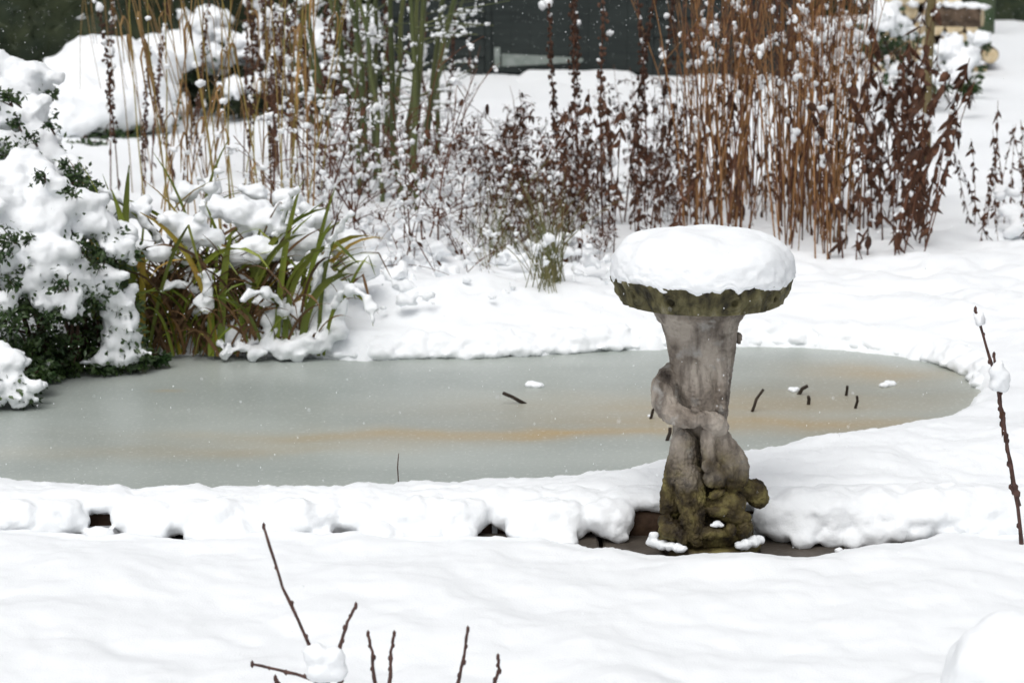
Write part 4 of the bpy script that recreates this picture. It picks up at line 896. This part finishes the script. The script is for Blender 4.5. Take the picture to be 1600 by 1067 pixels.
tw = thing('bare_sapling', 'leafless dark red budded twigs with a snow clot, in front of the lawn', 'shrub', tuple(b0))
root = (560, 1420)
for pts in ([root, (505, 1040), (482, 1005), (445, 925), (412, 822)], [root, (528, 1030), (532, 1005), (543, 972), (556, 946)], [root, (590, 1100), (584, 1050), (582, 1020), (575, 990)], [root, (606, 1100), (609, 1050), (611, 1020), (616, 990)], [root, (700, 1120), (717, 1060), (724, 1025), (731, 983)], [root, (760, 1110), (773, 1062), (780, 1045), (778, 1026)], [root, (520, 1075), (480, 1058), (440, 1047), (394, 1037)], [root, (470, 1110), (445, 1075), (432, 1062), (430, 1059)]):
    twig_pts(pts, TY, .0042, .0024, tw, b0)
bl = []
for (px, py, r) in ((495, 1025, 22), (520, 1028, 22), (505, 1045, 26), (525, 1048, 18), (485, 1018, 14)):
    c = D(px, py, TY)-b0; rr = r*mpp(TY); bl.append((*c, rr, rr*.9, rr*.9))
tag(link('snow_clot', snow_mesh('snow_clot', bl, .004, .004, 30, 4), tw))
TY2 = 6.03; b1 = D(1592, 842, TY2-.2); b1[2] = .05
tw2 = thing('dry_stalk', 'dark dry stalk leaning left with a snow clump halfway at the pond rim', 'stalk', tuple(b1)); 
for pts in ([(1596, 850), (1588, 775), (1570, 680), (1556, 590), (1540, 535), (1524, 484)], [(1592, 790), (1578, 720), (1566, 660), (1560, 600), (1553, 555)], [(1590, 775), (1585, 770), (1581, 760), (1583, 768)], [(1572, 690), (1567, 650), (1561, 630), (1560, 610)]):
    twig_pts(pts, TY2-.2, .005, .0028, tw2, b1)
mb = MB()
for k in range(9):
    c = D(1556+rng.uniform(0, 26), 600+k*18, TY2-.2)-b1; c[0] = (D(1560+k*3, 600, TY2-.2)-b1)[0]; leaf(mb, c, (rng.normal()*.3, rng.normal()*.3, -1), rng.uniform(.025, .05), .012, curl=.3, rng=rng)
tag(link('withered_leaves', mb.mesh('withered_leaves', M['deadleaf']), tw2), kind='stuff')
bl = []
for (px, py, r) in ((1558, 580, 12), (1564, 592, 14), (1556, 600, 11), (1568, 604, 9), (1560, 570, 8)):
    c = D(px, py, TY2-.2)-b1; rr = r*mpp(TY2); bl.append((*c, rr, rr, rr))
tag(link('snow', snow_mesh('stalk_snow', bl, .005, .005, 30, 4), tw2))
mb = MB(); puff(mb, D(1530, 498, TY2-.2)-b1, .012, rng, 1.1); link('snow', mb.mesh('stalk_snow_bead', M['puff']), tw2)
# snow capped post at the lower right
PY = 4.0; pc = D(1570, 1075, PY); k = mpp(PY)
ps = thing('garden_post', 'tan wooden post under a large round snow cap beside the lawn', 'post', (pc[0], pc[1], 0)); mb = MB(); tube(mb, [(0, 0, -.02), (0, 0, pc[2]*.5), (0, 0, pc[2]-.01), (0, 0, pc[2])], [.062, .061, .06, .055], 20); link('shaft', mb.mesh('shaft', M['post']), ps)
bl = [(0, 0, pc[2]+.035, .105, .105, .088), (.03, .01, pc[2]+.05, .1, .1, .085), (-.02, 0, pc[2]+.01, .1, .1, .05), (.05, 0, pc[2]+.01, .095, .09, .055)]
link('snow_cap', snow_mesh('post_snow', bl, .006, .003, 20, 9, smooth=20), ps)

# ================================================================== FALLING SNOW
rng = np.random.RandomState(120); n = 22000
yy = 3.2+14.6*rng.rand(n)**.8; xx = (rng.rand(n)*2-1)*(1.2+.3*yy); zz = rng.uniform(.1, 2.6, n)
O = np.array([(1, 0, 0), (-1, 0, 0), (0, 1, 0), (0, -1, 0), (0, 0, 1), (0, 0, -1)], float); OF = np.array([(0, 2, 4), (2, 1, 4), (1, 3, 4), (3, 0, 4), (2, 0, 5), (1, 2, 5), (3, 1, 5), (0, 3, 5)])
sz = rng.uniform(.0005, .0015, n); V = (O[None]*np.stack([sz, sz, sz*rng.uniform(1, 1.9, n)], 1)[:, None, :]+np.stack([xx, yy, zz], 1)[:, None, :]).reshape(-1, 3)
Fc = (OF[None]+6*np.arange(n)[:, None, None]).reshape(-1, 3)
keep = None
tag(link('falling_snow', mesh('falling_snow', V, Fc, M['puff'], False)), 'fine snowflakes falling through the whole garden', 'snowfall', kind='stuff')
